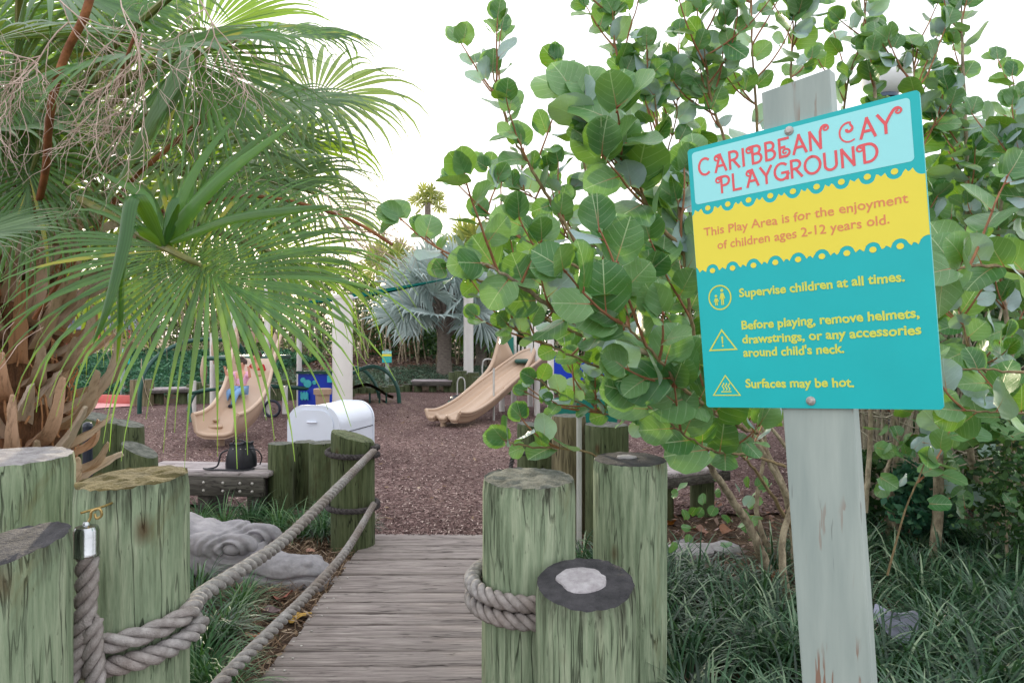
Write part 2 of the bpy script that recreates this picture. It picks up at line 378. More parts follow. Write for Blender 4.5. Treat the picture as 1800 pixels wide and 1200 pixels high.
M['glass_globe'] = plain('white_globe', rgb(238,240,244), .12, nz=.02)
M['lampblue'] = plain('lamp_collar', rgb(52,74,100), .3)
M['fence'] = wood_mat('fence_brown', rgb(160,128,104), rgb(126,98,78), rgb(84,64,50), 'z', .3, .3)

# soil, mulch
k = N('soil'); v = k.coord('Object'); f = k.noise(v, 9, 6, .7); f2 = k.noise(v, 60, 4, .7)
M['soil'] = k.done(k.pbr(k.mix(k.ramp(f2, [(.4, 0.0), (.7, .7)]), k.ramp(f, [(.3, rgb(52,40,36)), (.7, rgb(92,74,62))]), rgb(124,102,84)), .95, k.bump(f2, 1, .02), 0, .2))
k = N('rubber_mulch'); v = k.coord('Object'); f = k.noise(v, .5, 4, .6)
vo = k.n('TexVoronoi'); vo.inputs['Scale'].default_value = 46; mp = k.coord('Object', (1, 1.7, 1)); k.l(mp, vo.inputs['Vector'])
sp = k.n('SeparateXYZ'); k.l(vo.outputs['Color'], sp.inputs[0])
col = k.ramp(sp.outputs[0], [(.0, rgb(66,48,47)), (.5, rgb(110,86,84)), (.85, rgb(148,120,116)), (1, rgb(196,174,166))])
col = k.mix(k.ramp(f, [(.4, 0.0), (.62, .5)]), col, rgb(84,64,62))
M['mulch'] = k.done(k.pbr(col, .9, k.bump(vo.outputs['Distance'], 1, .02), 0, .2))

# ================================================================== SETTING
def mound(x, y):
    """ground height: flat playground, planted bank rising behind it"""
    e = edge_y(x); t = (y-e)/8.0
    h = 0 if t <= 0 else .75*min(1, t)**1.0*(1 if t < 1 else 1)
    return h
EDGE = [(-40, 15.5), (-9.2, 15.2), (-7.7, 14.4), (-5, 15.2), (-2.8, 17.6), (-1.3, 17.6), (.9, 15.9), (5, 15.0), (40, 15)]
def edge_y(x):
    for (a, ya), (b, yb) in zip(EDGE, EDGE[1:]):
        if x <= b: return ya+(yb-ya)*(x-a)/(b-a)
    return 15
mb = MB()
gx = [-300, -150, -80, -50, -35]+[-28+i*.8 for i in range(71)]+[35, 50, 80, 150, 300]
gy = [-40, -10, -3]+[0+i*.5 for i in range(70)]+[36, 40, 50, 80, 150, 300, 600]
V = [(x, y, (mound(x, y)*(1-min(1, max(0, (y-40)/60))) if y > 13 else 0)-.012+.02*noise.noise((x*.7, y*.7, 0))*(1 if y > 16 else .3)) for y in gy for x in gx]
nx = len(gx); F = [(j*nx+i, j*nx+i+1, (j+1)*nx+i+1, (j+1)*nx+i) for j in range(len(gy)-1) for i in range(nx-1)]
mb.add(V, F); tag(build(mb, 'ground', M['soil']), kind='structure')
mb = MB()
poly = [(-12, 9.0), (-12, 15.35), (-9.2, 15.15), (-7.7, 14.35), (-5, 15.15), (-2.8, 17.5), (-1.3, 17.5), (.9, 15.8), (5, 14.9), (14, 14.9), (14, 6.2), (1.2, 5.5), (.36, 5.1), (.3, 4.86), (-1.24, 4.86), (-1.3, 5.3), (-2.3, 5.75), (-4.2, 6.1), (-7, 7.2)]
mb.add([(x, y, .012) for x, y in poly], [tuple(range(len(poly)))[::-1]]); tag(build(mb, 'playground_surface', M['mulch'], smooth=False), kind='structure')
bpy.data.objects['playground_surface'].data.flip_normals()
mb = MB(); pp = [(-12.5, 11.5), (-9.0, 12.6), (-7.3, 14.2), (-7.7, 14.34), (-9.5, 14.9), (-12.5, 14.3)]
mb.add([(x, y, .03) for x, y in pp], [tuple(range(len(pp)))]); tag(build(mb, 'path', M['pink'], smooth=False), kind='structure')
mb = MB()
for a, b in (((-9.8, 14.75), (-7.65, 14.25)),):
    a = Vector((*a, .1)); b = Vector((*b, .1)); c = (a+b)/2; mb.box(c, ((b-a).length, .12, .2), Matrix.Rotation(math.atan2(b.y-a.y, b.x-a.x), 3, 'Z'), bev=.01)
tag(build(mb, 'kerb', M['red_kerb'], loc=(-8.6, 14.5, 0)), kind='structure')

# loose rubber chips
def rand_quads(pos, L, W, tilt=.35, curl=0.0):
    n = len(pos); a = RNG.uniform(0, 2*PI, n); el = RNG.normal(0, tilt, n); rl = RNG.normal(0, tilt*1.2, n)
    d = np.stack([np.cos(a)*np.cos(el), np.sin(a)*np.cos(el), np.sin(el)], 1)
    s = np.stack([-np.sin(a)*np.cos(rl), np.cos(a)*np.cos(rl), np.sin(rl)], 1)
    L = L[:, None]*.5; W = W[:, None]*.5
    return np.stack([pos-d*L-s*W*.6, pos-d*L*.2-s*W, pos+d*L+s*W*.1, pos+d*L*.1+s*W, ], 1)
n = 60000; u = RNG.random(n); yy = 4.9+8.5*u**1.5; xx = RNG.uniform(-.62, .62, n)*yy-.1
def in_poly(x, y, poly):
    c = np.zeros(len(x), bool); j = len(poly)-1
    for i in range(len(poly)):
        xi, yi = poly[i]; xj, yj = poly[j]
        c ^= ((yi > y) != (yj > y)) & (x < (xj-xi)*(y-yi)/(yj-yi+1e-12)+xi); j = i
    return c
ok = in_poly(xx, yy, poly); xx = xx[ok]; yy = yy[ok]; n = len(xx)
V = rand_quads(np.stack([xx, yy, RNG.uniform(.014, .026, n)], 1), RNG.uniform(.015, .05, n), RNG.uniform(.006, .014, n))
tag(bulk('rubber_chips', V, M['chips']), kind='stuff')

# ------------------------------------------------------------------ boardwalk planks
plm = []
for v_ in range(4):
    mb = MB(); mb.box((0, 0, 0), (1.16, .127, .04), bev=.006)
    me_o = build(mb, 'plank', M['deck']); plm.append(me_o.data); bpy.data.objects.remove(me_o)
bw = tag(link('boardwalk', None), 'weathered grey plank boardwalk leading onto the playground', kind='structure')
mb = MB(); mb.box((-1.0, 2.3, -.06), (.09, 5.2, .09)); mb.box((.08, 2.3, -.06), (.09, 5.2, .09)); build(mb, 'joist', M['beam'], bw)
y = -.2; i = 0
while y < 4.86:
    o = bpy.data.objects.new('plank', plm[i % 4]); COL.objects.link(o); o.parent = bw
    me = plm[i % 4]
    o.location = (-.46+random.uniform(-.018, .018), y, .004+random.uniform(-.004, .004)); o.rotation_euler = (random.uniform(-.012, .012), random.uniform(-.004, .004), random.uniform(-.009, .009)+(PI if random.random() < .5 else 0))
    y += .1405; i += 1
# per-plank texture variety: object coords differ because every plank's material is offset by its random value
for nme in ('deck', 'bench', 'boot'):
    t = M[nme].node_tree
    for mpn in [x for x in t.nodes if x.type == 'MAPPING']:
        oi = t.nodes.new('ShaderNodeObjectInfo'); vm = t.nodes.new('ShaderNodeVectorMath'); vm.operation = 'SCALE'; cx = t.nodes.new('ShaderNodeCombineXYZ')
        for q in range(3): t.links.new(oi.outputs['Random'], cx.inputs[q])
        t.links.new(cx.outputs[0], vm.inputs[0]); vm.inputs['Scale'].default_value = 11; t.links.new(vm.outputs[0], mpn.inputs['Location'])
mb = MB()
for yy_ in np.arange(-.2, 4.86, .1405):
    for xx_ in (-1.0, .08):
        for dx in (-.02, .03): mb.lathe([(.006, 0), (.006, .0262), (.003, .0275)], 6, (xx_+dx, yy_+random.uniform(-.03, .03), 0))
tag(build(mb, 'nail', M['bolt'], bw), kind='stuff')

# ------------------------------------------------------------------ pilings
def pile_mesh(mb, c, r, z0, z1, cut=(0, 0), n=40, rings=26, rough=1.0, seed=0, m_side=0, m_top=1, lean=(0, 0), rag=.006):
    cx, cy = c; V = []; F = []
    def top(x, y): return z1+cut[0]*(x)+cut[1]*(y)
    for j in range(rings+1):
        t = j/rings
        for i in range(n):
            a = 2*PI*i/n; rr = r*(1+.025*math.sin(2*a+seed)+.012*math.sin(3*a+seed*2))
            g = noise.noise((math.cos(a)*7, math.sin(a)*7, seed+t*1.1))*.035+noise.noise((math.cos(a)*20, math.sin(a)*20, seed*3+t*2.5))*.028
            rr *= 1+g*rough*.8
            if t > .985: rr *= .972
            x = math.cos(a)*rr; y_ = math.sin(a)*rr; zt = top(x, y_)+noise.noise((x*50, y_*50, seed))*rag
            z = z0+(zt-z0)*t; V.append((cx+x+lean[0]*(z-z0), cy+y_+lean[1]*(z-z0), z))
    for j in range(rings):
        for i in range(n): F.append((j*n+i, j*n+(i+1) % n, (j+1)*n+(i+1) % n, (j+1)*n+i))
    mb.add(V, F, m_side)
    V2 = []; F2 = []; o = 0
    for j, q in enumerate((.985, .8, .55, .28)):
        for i in range(n):
            p = V[rings*n+i]; cc = (cx+lean[0]*(z1-z0), cy+lean[1]*(z1-z0)); x = (p[0]-cc[0])*q; y_ = (p[1]-cc[1])*q
            zb = top(x, y_)+noise.noise((x*30, y_*30, seed+5))*rag*1.2+(.002 if q < .98 else 0)
            V2.append((cc[0]+x, cc[1]+y_, zb))
    for j in range(3):
        for i in range(n): F2.append((j*n+i, j*n+(i+1) % n, (j+1)*n+(i+1) % n, (j+1)*n+i))
    F2.append(tuple(3*n+i for i in range(n)))
    # join side rim to top
    mb.add([V[rings*n+i] for i in range(n)]+V2, [(i, (i+1) % n, n+(i+1) % n, n+i) for i in range(n)]+[tuple(k+n for k in f) for f in F2], m_top)

def bollard(px, d, r, z1, label, mats, cut=(0, 0), seed=0, patch=None, zmin=-.3, group=None, lean=(0, 0), rag=.006, n=64):
    x = (px-900)/1200*d; t = thing('bollard', (x, d, 0), label, 'bollard', group)
    wm = mats[0]
    mb = MB(); pile_mesh(mb, (x, d), r, zmin, z1, cut, n, 40, 1, seed, lean=lean, rag=rag)
    body = build(mb, 'log', mats, t, ang=40)
    if patch:
        mb = MB(); pr, ox, oy = patch; V = []
        for q in (1, .93, .5):
            for i in range(26):
                a = 2*PI*i/26; rr = pr*q*(1+.16*noise.noise((math.cos(a)*1.7, math.sin(a)*1.7, seed))+.07*noise.noise((math.cos(a)*6, math.sin(a)*6, seed)))
                X = ox+math.cos(a)*rr*1.15; Y = oy+math.sin(a)*rr
                V.append((x+X, d+Y, z1+cut[0]*X+cut[1]*Y+(-.004 if q == 1 else .009 if q < .6 else .006)+.0015*noise.noise((X*70, Y*70, 1))))
        F = [(j*26+i, j*26+(i+1) % 26, j*26+26+(i+1) % 26, j*26+26+i) for j in range(2) for i in range(26)]+[tuple(52+i for i in range(26))]
        mb.add(V, F); build(mb, 'concrete_plug', M['concrete'], t)
    return t
def topwood(name, top):
    return wood_mat(name, rgb(168,178,152), rgb(126,142,116), rgb(76,86,66), 'z', .45, 1.15, rgb(110,106,72), top=top)
zL = EYE-(845-590)/1200*1.7
big_left = bollard(234, 1.70, .125, 1.098, 'wide green-grey bollard at left wrapped by the thick rope, mossy brown top', [topwood('pile_a', 1.112), M['endgrain']], (.04, .05), 1)
bollard(18, 1.95, .158, 1.106, 'bollard at left edge behind the others with a pale grey sawn top', [topwood('pile_b', 1.16), M['concrete']], (0, .02), 2)
bollard(-6, 1.36, .130, 1.026, 'nearest left bollard, cut off lowest, with a slanting black top', [topwood('pile_c', 1.06), M['tar']], (.16, .12), 3, rag=.004)
rb = bollard(928, 2.04, .140, 1.026, 'shorter-rear bollard right of the boardwalk, rope wrapped twice round its middle', [topwood('pile_d', 1.05), M['endgrey']], (0, .02), 4)
rb['label'] = 'right-hand bollard beside the planks with rope wrapped twice round its middle'
bollard(1107, 2.58, .14, .985, 'tallest-looking right bollard with black painted top and small pale plug', [topwood('pile_e', 1.04), M['tar']], (0, .02), 5, (.035, -.01, .02), rag=.003)
bollard(1030, 1.78, .130, .807, 'lowest front bollard at right with black top and large grey cement patch', [topwood('pile_f', .79), M['tar']], (0, .18), 6, (.062, -.01, .008), rag=.003)
far_post = bollard(620, 4.67, .143, .765, 'slant-topped mossy rope post at the far left end of the boardwalk', [M['pile2'], M['pile2']], (-.3, 0), 7, n=40)
bollard(940, 5.35, .135, .755, 'far right rope post at the end of the boardwalk, nearest the slide', [M['pile2'], M['endgrey']], (-.1, 0), 8, n=32)
bollard(1000, 5.05, .125, .86, 'brown bollard between the slide-side rope post and the dark one, behind the sea grape', [M['pile3'], M['endgrey']], (0, 0), 9, n=32)
bollard(1066, 4.85, .155, .82, 'dark thick bollard directly behind the tallest right bollard', [M['pile2'], M['endgrey']], (0, 0), 10, n=32)
# white pipe
mb = MB(); a = P(1018, 735, 4.6); mb.tube([(a.x, a.y, -.02), (a.x, a.y, .9)], .018, 12); mb.lathe([(.022, .898), (.022, .93), (.01, .934)], 12, (a.x, a.y, 0))
tag(build(mb, 'pipe', M['pvc'], loc=(a.x, a.y, 0)), 'thin upright white pipe between the far right bollards', 'pipe')

# ------------------------------------------------------------------ ropes
def rope_parts(parent, path, rad=.024, pitch=.085, mat='rope', sub=10, sides=6, taper=None):
    pts = smooth_path(path, 14); L = [0]
    for a, b in zip(pts, pts[1:]): L.append(L[-1]+(b-a).length)
    tot = L[-1]; n = max(8, int(tot/pitch*sub)); C = []; j = 0
    for i in range(n+1):
        s = tot*i/n
        while j < len(L)-2 and L[j+1] < s: j += 1
        C.append(pts[j].lerp(pts[j+1], (s-L[j])/max(1e-9, L[j+1]-L[j])))
    up = Vector((0,0,1)); fr = []
    for i in range(n+1):
        t = (C[min(i+1, n)]-C[max(i-1, 0)]).normalized(); a = up-t*up.dot(t)
        a = a.normalized() if a.length > .05 else t.orthogonal().normalized(); up = a; fr.append((a, t.cross(a)))
    for s_ in range(3):
        q = []
        for i in range(n+1):
            th = 2*PI*(tot*i/n/pitch)+s_*2*PI/3; a, b = fr[i]; q.append(C[i]+(a*math.cos(th)+b*math.sin(th))*rad*.56)
        mb = MB(); mb.tube(q, rad*.47, sides+1); build(mb, 'strand', M[mat], parent, ang=None)
def ring(cx, cy, r, z, a0, a1, n=18, dz=0):
    return [(cx+r*math.cos(R(a0+(a1-a0)*i/n)), cy+r*math.sin(R(a0+(a1-a0)*i/n)), z+dz*i/n) for i in range(n+1)]
bx, by = (236-900)/1200*1.7, 1.70; fx, fy = (620-900)/1200*4.67, 4.67
t = thing('rope', (fx+.16, fy, .66), 'upper thick twisted rope from the far slant-topped post to the wide left bollard', 'rope')
p = [P(657, 792, 4.62), P(598, 852, 3.5), P(505, 944, 2.62), P(420, 1003, 2.12), P(356, 1044, 1.86)]
zr = .80
p += ring(bx, by, .151, .775, -8, -150, 9, .0-.045)
rope_parts(t, p, .0235, .15)
t2 = thing('rope', (bx+.1, by-.15, .75), 'second rope turn lying under the upper rope across the wide left bollard', 'rope')
rope_parts(t2, ring(bx, by, .150, .722, 20, -152, 12, -.04), .024, .105)
t = thing('rope', (fx+.16, fy, .3), 'lower thin twisted rope sloping beside the boardwalk from the far slant-topped post', 'rope')
p = [P(657, 886, 4.6), P(610, 965, 3.5), P(545, 1040, 2.8), P(480, 1105, 2.36), P(400, 1185, 1.98), P(345, 1250, 1.75)]
rope_parts(t, p, .0215, .15)
t = thing('rope', (fx, fy, .62), 'dark rope coiled twice round the top of the far slant-topped post', 'rope')
rope_parts(t, ring(fx, fy, .168, .635, 20, -390, 30, .055), .02, .08, 'rope_dark', 8)
t = thing('rope', (fx, fy, .3), 'dark rope wound round the foot of the far slant-topped post', 'rope')
rope_parts(t, ring(fx, fy, .168, .285, 20, -390, 30, .02), .02, .08, 'rope_dark', 8)
t = thing('rope', (.05, 2.04, .7), 'pale rope wound twice round the right bollard beside the planks', 'rope')
rope_parts(t, ring(.048, 2.04, .167, .742, 60, 60+720, 60, -.098), .0245, .105)
t = thing('rope', ((940-900)/1200*5.35, 5.35, .5), 'short dark rope hanging on the far right rope post', 'rope')
rope_parts(t, [P(893, 845, 5.2), P(899, 815, 5.2), P(904, 800, 5.2), P(930, 796, 5.15)], .018, .07, 'rope_dark', 8)
# hanging end with ferrule and hook
t = thing('hanging_rope', P(153, 975, 1.5), 'rope end hanging from a hook in a shiny steel ferrule beside the wide left bollard', 'rope')
rope_parts(t, [P(152, 968, 1.5), P(153, 1020, 1.5), P(147, 1090, 1.5), P(130, 1160, 1.5), P(108, 1230, 1.49)], .024, .105)
rope_parts(t, [P(163, 1085, 1.5), P(161, 1110, 1.505), P(164, 1160, 1.51), P(169, 1240, 1.51)], .023, .105)
mb = MB(); c = P(152, 976, 1.5); mb.lathe([(.0265, 0), (.027, .004), (.0255, .008), (.0255, .055), (.022, .064), (.008, .068), (.006, .075)], 24, c); fe = build(mb, 'ferrule', M['steel'], t)
mb = MB(); c2 = P(152, 922, 1.5)
mb.tube(smooth_path([c2, c2+Vector((.008, .0, .014)), c2+Vector((.012, 0, .03)), c2+Vector((.026, .004, .034)), c2+Vector((.03, .006, .02)), c2+Vector((.018, .008, .012)), c2+Vector((.012, .01, .022))], 6), .0028, 8)
mb.tube([c2+Vector((-.012, 0, .026)), c2+Vector((.008, .05, .028)), c2+Vector((.008, .12, .028))], .0028, 8)
build(mb, 'hook', M['brass'], t)

# ------------------------------------------------------------------ SIGN
def Rm(a, b, c):
    return Matrix.Rotation(a, 3, 'Z') @ Matrix.Rotation(b, 3, 'X') @ Matrix.Rotation(c, 3, 'Y')
SM = Rm(-0.72357, 0.04247929, -0.05929977); SO = Vector((.45964, 1.61297, EYE-.168605)); SW, SH = .48107, .61
def S(u, n, v): return SO + SM @ Vector((u, -n, v))      # n = towards the viewer
root = thing('sign_post', S(.245, -.03, -1.27), 'large turquoise and yellow CARIBBEAN CAY PLAYGROUND sign on a grey painted board post', 'sign')
def rrect(u0, v0, u1, v1, r, n=8):
    o = []
    for cx, cy, a0 in ((u1-r, v0+r, -90), (u1-r, v1-r, 0), (u0+r, v1-r, 90), (u0+r, v0+r, 180)):
        for i in range(n+1): a = R(a0+90*i/n); o.append((cx+r*math.cos(a), cy+r*math.sin(a)))
    return o
mb = MB(); mb.prism(rrect(0, 0, SW, SH, .008), .008, lambda a, n, b: S(a, n-.008, b)); board = build(mb, 'board', M['teal'], root, smooth=False)
# post
k = N('post_paint'); v = k.coord('Object'); vv = k.coord('Object', (1, 1, .1))
base = k.ramp(k.noise(vv, 20, 4), [(.3, rgb(146,160,156)), (.7, rgb(170,182,176))])
f = k.noise(k.coord('Object', (1, 1, .085)), 46, 3, .6); g = k.ramp(k.noise(k.coord('Object', (1, 1, .4)), 8, 3), [(.5, 0.0), (.62, 1.0)])
peel = k.math('MULTIPLY', k.ramp(f, [(.605, 0.0), (.63, 1.0)]), g)
col = k.mix(peel, base, rgb(140,112,96)); f3 = k.ramp(k.noise(k.coord('Object', (1, 1, .1)), 70, 2, .5), [(.7, 0.0), (.74, .8)]); col = k.mix(k.math('MULTIPLY', f3, g), col, rgb(70,66,62))
M['post'] = k.done(k.pbr(col, .6, k.bump(k.math('SUBTRACT', k.noise(vv, 60, 3), peel), .35, .003), 0, .4))
mb = MB()
def post_fr(u, n, v): return S(u+v*.0062, n, v)
V = []
for vv_ in np.linspace(-1.29, .70, 24):
    for q, (u, n_) in enumerate(((.176, -.0095), (.179, -.0085), (.316, -.0085), (.319, -.0095), (.319, -.047), (.176, -.047))):
        e = .0012*noise.noise((u*9, n_*40, vv_*6)); zt = vv_ + (.0 if vv_ < .69 else (-.006 if u < .2 else .002))
        V.append(post_fr(u+e, n_, zt))
F = [(j*6+i, j*6+(i+1) % 6, j*6+6+(i+1) % 6, j*6+6+i) for j in range(23) for i in range(6)]+[tuple(range(5, -1, -1)), tuple(23*6+i for i in range(6))]
mb.add(V, F); build(mb, 'post', M['post'], root, smooth=False)
for u, v_ in ((.2365, .594), (.239, .016)):
    mb = MB(); rt = SM @ Matrix.Rotation(R(90), 3, 'X')
    mb.lathe([(.0098, 0), (.0098, .0015), (.0088, .0025), (.0072, .0028), (.0068, .0048), (.004, .0068), (.0015, .0062)], 20, S(u, .0002, v_), rot=rt)
    build(mb, 'bolt', M['bolt'], root)
# printed layers
def sheet(poly, n, m, name, parent=board):
    mb = MB(); mb.add([S(a, n, b) for a, b in poly], [tuple(range(len(poly)))]); return build(mb, name, m, parent, smooth=False)
sheet(rrect(.0105, .4775, .4645, .6, .008), .0004, M['cyan'], 'title_panel')
def wave(vb, s):    # scalloped boundary of the yellow band; s=+1 notch upward
    pts = []
    for i in range(121):
        u = .0005+(SW-.001)*i/120; ph = ((u-.0405)/.0486) % 1; dd = min(ph, 1-ph)*.0486
        x = math.sqrt(max(0, .0158**2-dd**2)) if dd < .0158 else 0
        if abs(dd-.0243) < .0045: x = max(x, math.sqrt(.0045**2-(dd-.0243)**2)*1.3)
        pts.append((u, vb+s*x))
    return pts
top_b = wave(.4655, -1); bot_b = wave(.3175, 1)
mb = MB(); n_ = len(top_b); V = [S(a, .0004, b) for a, b in bot_b]+[S(a, .0004, b) for a, b in top_b]
mb.add(V, [(i, i+1, n_+i+1, n_+i) for i in range(n_-1)]); build(mb, 'yellow_band', M['yellow'], board, smooth=False)
for vb in (.4655, .3175):
    for i in range(10):
        cu = .0405+.0486*i; rr_ = .0066; cv = vb-.001 if vb > .4 else vb+.001
        if cu+rr_ > SW-.001: continue
        sheet([(cu+rr_*math.cos(2*PI*q/18), cv+rr_*.92*math.sin(2*PI*q/18)) for q in range(18)], .0007, M['yellow'], 'ring_dot')
# title lettering as strokes
def arc(cx, cy, rx, ry, a0, a1, n=14):
    return [(cx+rx*math.cos(R(a0+(a1-a0)*i/n)), cy+ry*math.sin(R(a0+(a1-a0)*i/n))) for i in range(n+1)]
def spiral(cx, cy, r0, r1, a0, a1, n=22):
    return [(cx+(r0+(r1-r0)*i/n)*math.cos(R(a0+(a1-a0)*i/n)), cy+(r0+(r1-r0)*i/n)*math.sin(R(a0+(a1-a0)*i/n))) for i in range(n+1)]
CURL = lambda x: [(x+.02, 1.0)]+[(x-.10, .99)]+spiral(x-.15, .80, .19, .06, 85, 85+350)
LET = {
 'C': (.62, [arc(.36, .5, .34, .5, 52, 308)]),
 'c': (.80, [spiral(.40, .66, .07, .24, 200, 430)[:-4]+[(.5, .93)]+arc(.42, .5, .40, .52, 75, 300)]),
 'A': (.62, [[(0, 0), (.29, 1)], [(.29, 1), (.6, 0)], [(.1, .33), (.5, .33)]]),
 'a': (.66, [[(.04, 0), (.33, 1)], CURL(.33), [(.33, 1), (.62, 0)], [(.14, .33), (.54, .33)]]),
 'R': (.56, [[(.06, 0), (.06, 1)], [(.06, 1), (.25, 1)]+arc(.25, .75, .24, .25, 90, -90)+[(.06, .5)], [(.24, .5), (.54, 0)]]),
 'I': (.22, [[(.1, 0), (.1, 1)]]),
 'B': (.56, [[(.06, 0), (.06, 1)], [(.06, 1), (.25, 1)]+arc(.25, .77, .2, .23, 90, -90)+[(.06, .54)], [(.25, .54)]+arc(.25, .27, .25, .27, 90, -90)+[(.06, 0)]]),
 'b': (.58, [[(.08, 0), (.08, 1)], CURL(.08), [(.08, 1), (.27, 1)]+arc(.27, .77, .2, .23, 90, -90)+[(.08, .54)], [(.27, .54)]+arc(.27, .27, .25, .27, 90, -90)+[(.08, 0)]]),
 'E': (.60, [[(.5, 1), (.06, 1)], [(.06, 1), (.06, 0)], [(.06, .53), (.3, .53)], [(.06, 0), (.3, .0)]+spiral(.33, .24, .25, .05, -85, 300)]),
 'N': (.66, [[(.06, 0), (.06, 1)], [(.06, 1), (.58, 0)], [(.58, 0), (.58, 1)]]),
 'n': (.78, [[(.06, 0), (.06, 1)], [(.06, 1), (.52, 0)], [(.52, 0), (.54, .9), (.62, 1.12)]+spiral(.78, 1.02, .18, .04, 120, -260)]),
 'Y': (.58, [[(0, 1), (.28, .46)], [(.56, 1), (.28, .46)], [(.28, .46), (.28, 0)]]),
 'y': (.9, [[(0, 1), (.3, .46)], [(.3, 0), (.3, .46)], [(.3, .46), (.5, .85), (.66, 1.1)]+spiral(.82, .98, .19, .04, 125, -250)]),
 'P': (.56, [[(.08, 0), (.08, 1)], CURL(.08), [(.08, 1), (.27, 1)]+arc(.27, .72, .25, .28, 90, -90)+[(.08, .44)]]),
 'L': (.50, [[(.06, 1), (.06, 0)], [(.06, 0), (.46, 0)]]),
 'G': (.70, [arc(.38, .5, .36, .5, 50, 340), [(.40, .42), (.70, .42)], [(.66, .42), (.66, .02)]]),
 'O': (.80, [arc(.4, .5, .37, .5, 90, 450, 28)]),
 'U': (.68, [[(.06, 1), (.06, .3)]+arc(.33, .3, .27, .3, 180, 360)+[(.6, .3), (.6, 1)]]),
 'd': (.72, [[(.10, 0), (.10, 1)], CURL(.1), [(.10, 1), (.28, 1)]+arc(.28, .5, .38, .5, 90, -90)+[(.10, 0)]]),
 ' ': (.34, [])}
def title(txt, u0, u1, vb, h, sw):
    tot = sum(LET[c][0]+(.16 if c in 'baPd' else 0) for c in txt)+.13*(len(txt)-1); sx = (u1-u0)/tot; x = 0; mb = MB(); k_ = 0
    for c in txt:
        wd, strokes = LET[c]
        if c in 'baPd': x += .16
        for st in strokes:
            k_ += 1; pts = [Vector((u0+(x+a)*sx, vb+b*h)) for a, b in st]; pts = [p for i, p in enumerate(pts) if i == 0 or (p-pts[i-1]).length > 1e-5]
            nrm = .0008+.00003*(k_ % 12); Vv = []
            if len(pts) < 2: continue
            d0 = (pts[1]-pts[0]).normalized(); d1 = (pts[-1]-pts[-2]).normalized(); pts[0] = pts[0]-d0*sw*.38; pts[-1] = pts[-1]+d1*sw*.38
            for i, p in enumerate(pts):
                tt = (pts[min(i+1, len(pts)-1)]-pts[max(0, i-1)]).normalized(); nn = Vector((-tt.y, tt.x))*sw*.5
                if len(pts) > 20 and i > len(pts)-20 and st is not LET['O'][1][0]: nn *= .8-.25*(i-len(pts)+20)/20
                Vv += [S(p.x+nn.x, nrm, p.y+nn.y), S(p.x-nn.x, nrm, p.y-nn.y)]
            mb.add(Vv, [(2*i, 2*i+1, 2*i+3, 2*i+2) for i in range(len(pts)-1)])
        x += wd+.13
    build(mb, 'lettering', M['coral'], board, smooth=False)
title('CaRIbBEAn cAy', .0255, .446, .5425, .0375, .0056)
title('PLaYGROUNd', .068, .404, .4935, .0355, .0054)
def text(txt, u0, u1, vb, size, mat, off=.0, n=.0008, par=board, frame=S, name='lettering', jig=True):
    cu = bpy.data.curves.new('t', 'FONT'); cu.body = txt; cu.size = 1; cu.offset = off; cu.resolution_u = 3
    o = bpy.data.objects.new('t', cu); me = evaluated(o)
    V = [p.co.copy() for p in me.vertices]; Fc = [tuple(p.vertices) for p in me.polygons]; bpy.data.objects.remove(o); bpy.data.meshes.remove(me)
    x0 = min(p.x for p in V); x1 = max(p.x for p in V); sx = (u1-u0)/(x1-x0)
    mb = MB(); mb.add([frame(u0+(p.x-x0)*sx, n, vb+p.y*size+(.0008*math.sin((p.x)*5.1) if jig else 0)) for p in V], Fc)
    return build(mb, name, mat, par, smooth=False)
text('This Play Area is for the enjoyment', .026, .449, .4005, .0275, M['salmon'], .012)
text('of children ages 2-12 years old.', .057, .414, .3655, .0275, M['salmon'], .012)
text('Supervise children at all times.', .100, .433, .2505, .0265, M['lemon'], .03)
text('Before playing, remove helmets,', .100, .453, .1775, .0265, M['lemon'], .03)
text('drawstrings, or any accessories', .099, .454, .1455, .0265, M['lemon'], .03)
text("around child's neck.", .099, .313, .1155, .0265, M['lemon'], .03)
text('Surfaces may be hot.', .099, .327, .0455, .0265, M['lemon'], .03)
def strokes(lst, sw, name='icon', closed=False):
    mb = MB()
    for q, st in enumerate(lst):
        pts = [Vector(p) for p in st]; cl = (pts[0]-pts[-1]).length < 1e-6; Vv = []; n_ = len(pts)
        for i, p in enumerate(pts):
            a = pts[i-1] if i else (pts[-2] if cl else pts[0]); b = pts[i+1] if i < n_-1 else (pts[1] if cl else pts[-1])
            d1 = (p-a).normalized() if (p-a).length else (b-p).normalized(); d2 = (b-p).normalized() if (b-p).length else d1
            tt = (d1+d2).normalized(); kk = 1/max(.45, tt.dot(d1)); nn = Vector((-tt.y, tt.x))*sw*.5*kk
            Vv += [S(p.x+nn.x, .0008+.00004*q, p.y+nn.y), S(p.x-nn.x, .0008+.00004*q, p.y-nn.y)]
        mb.add(Vv, [(2*i, 2*i+1, 2*i+3, 2*i+2) for i in range(n_-1)])
    return mb
mb = strokes([arc(.0535, .2545, .0265, .0275, 0, 360, 30)], .0032)
def blob(mb, cu, cv, r, n=.0009): mb.add([S(cu+r*math.cos(2*PI*i/12), n, cv+r*math.sin(2*PI*i/12)) for i in range(12)], [tuple(range(12))])
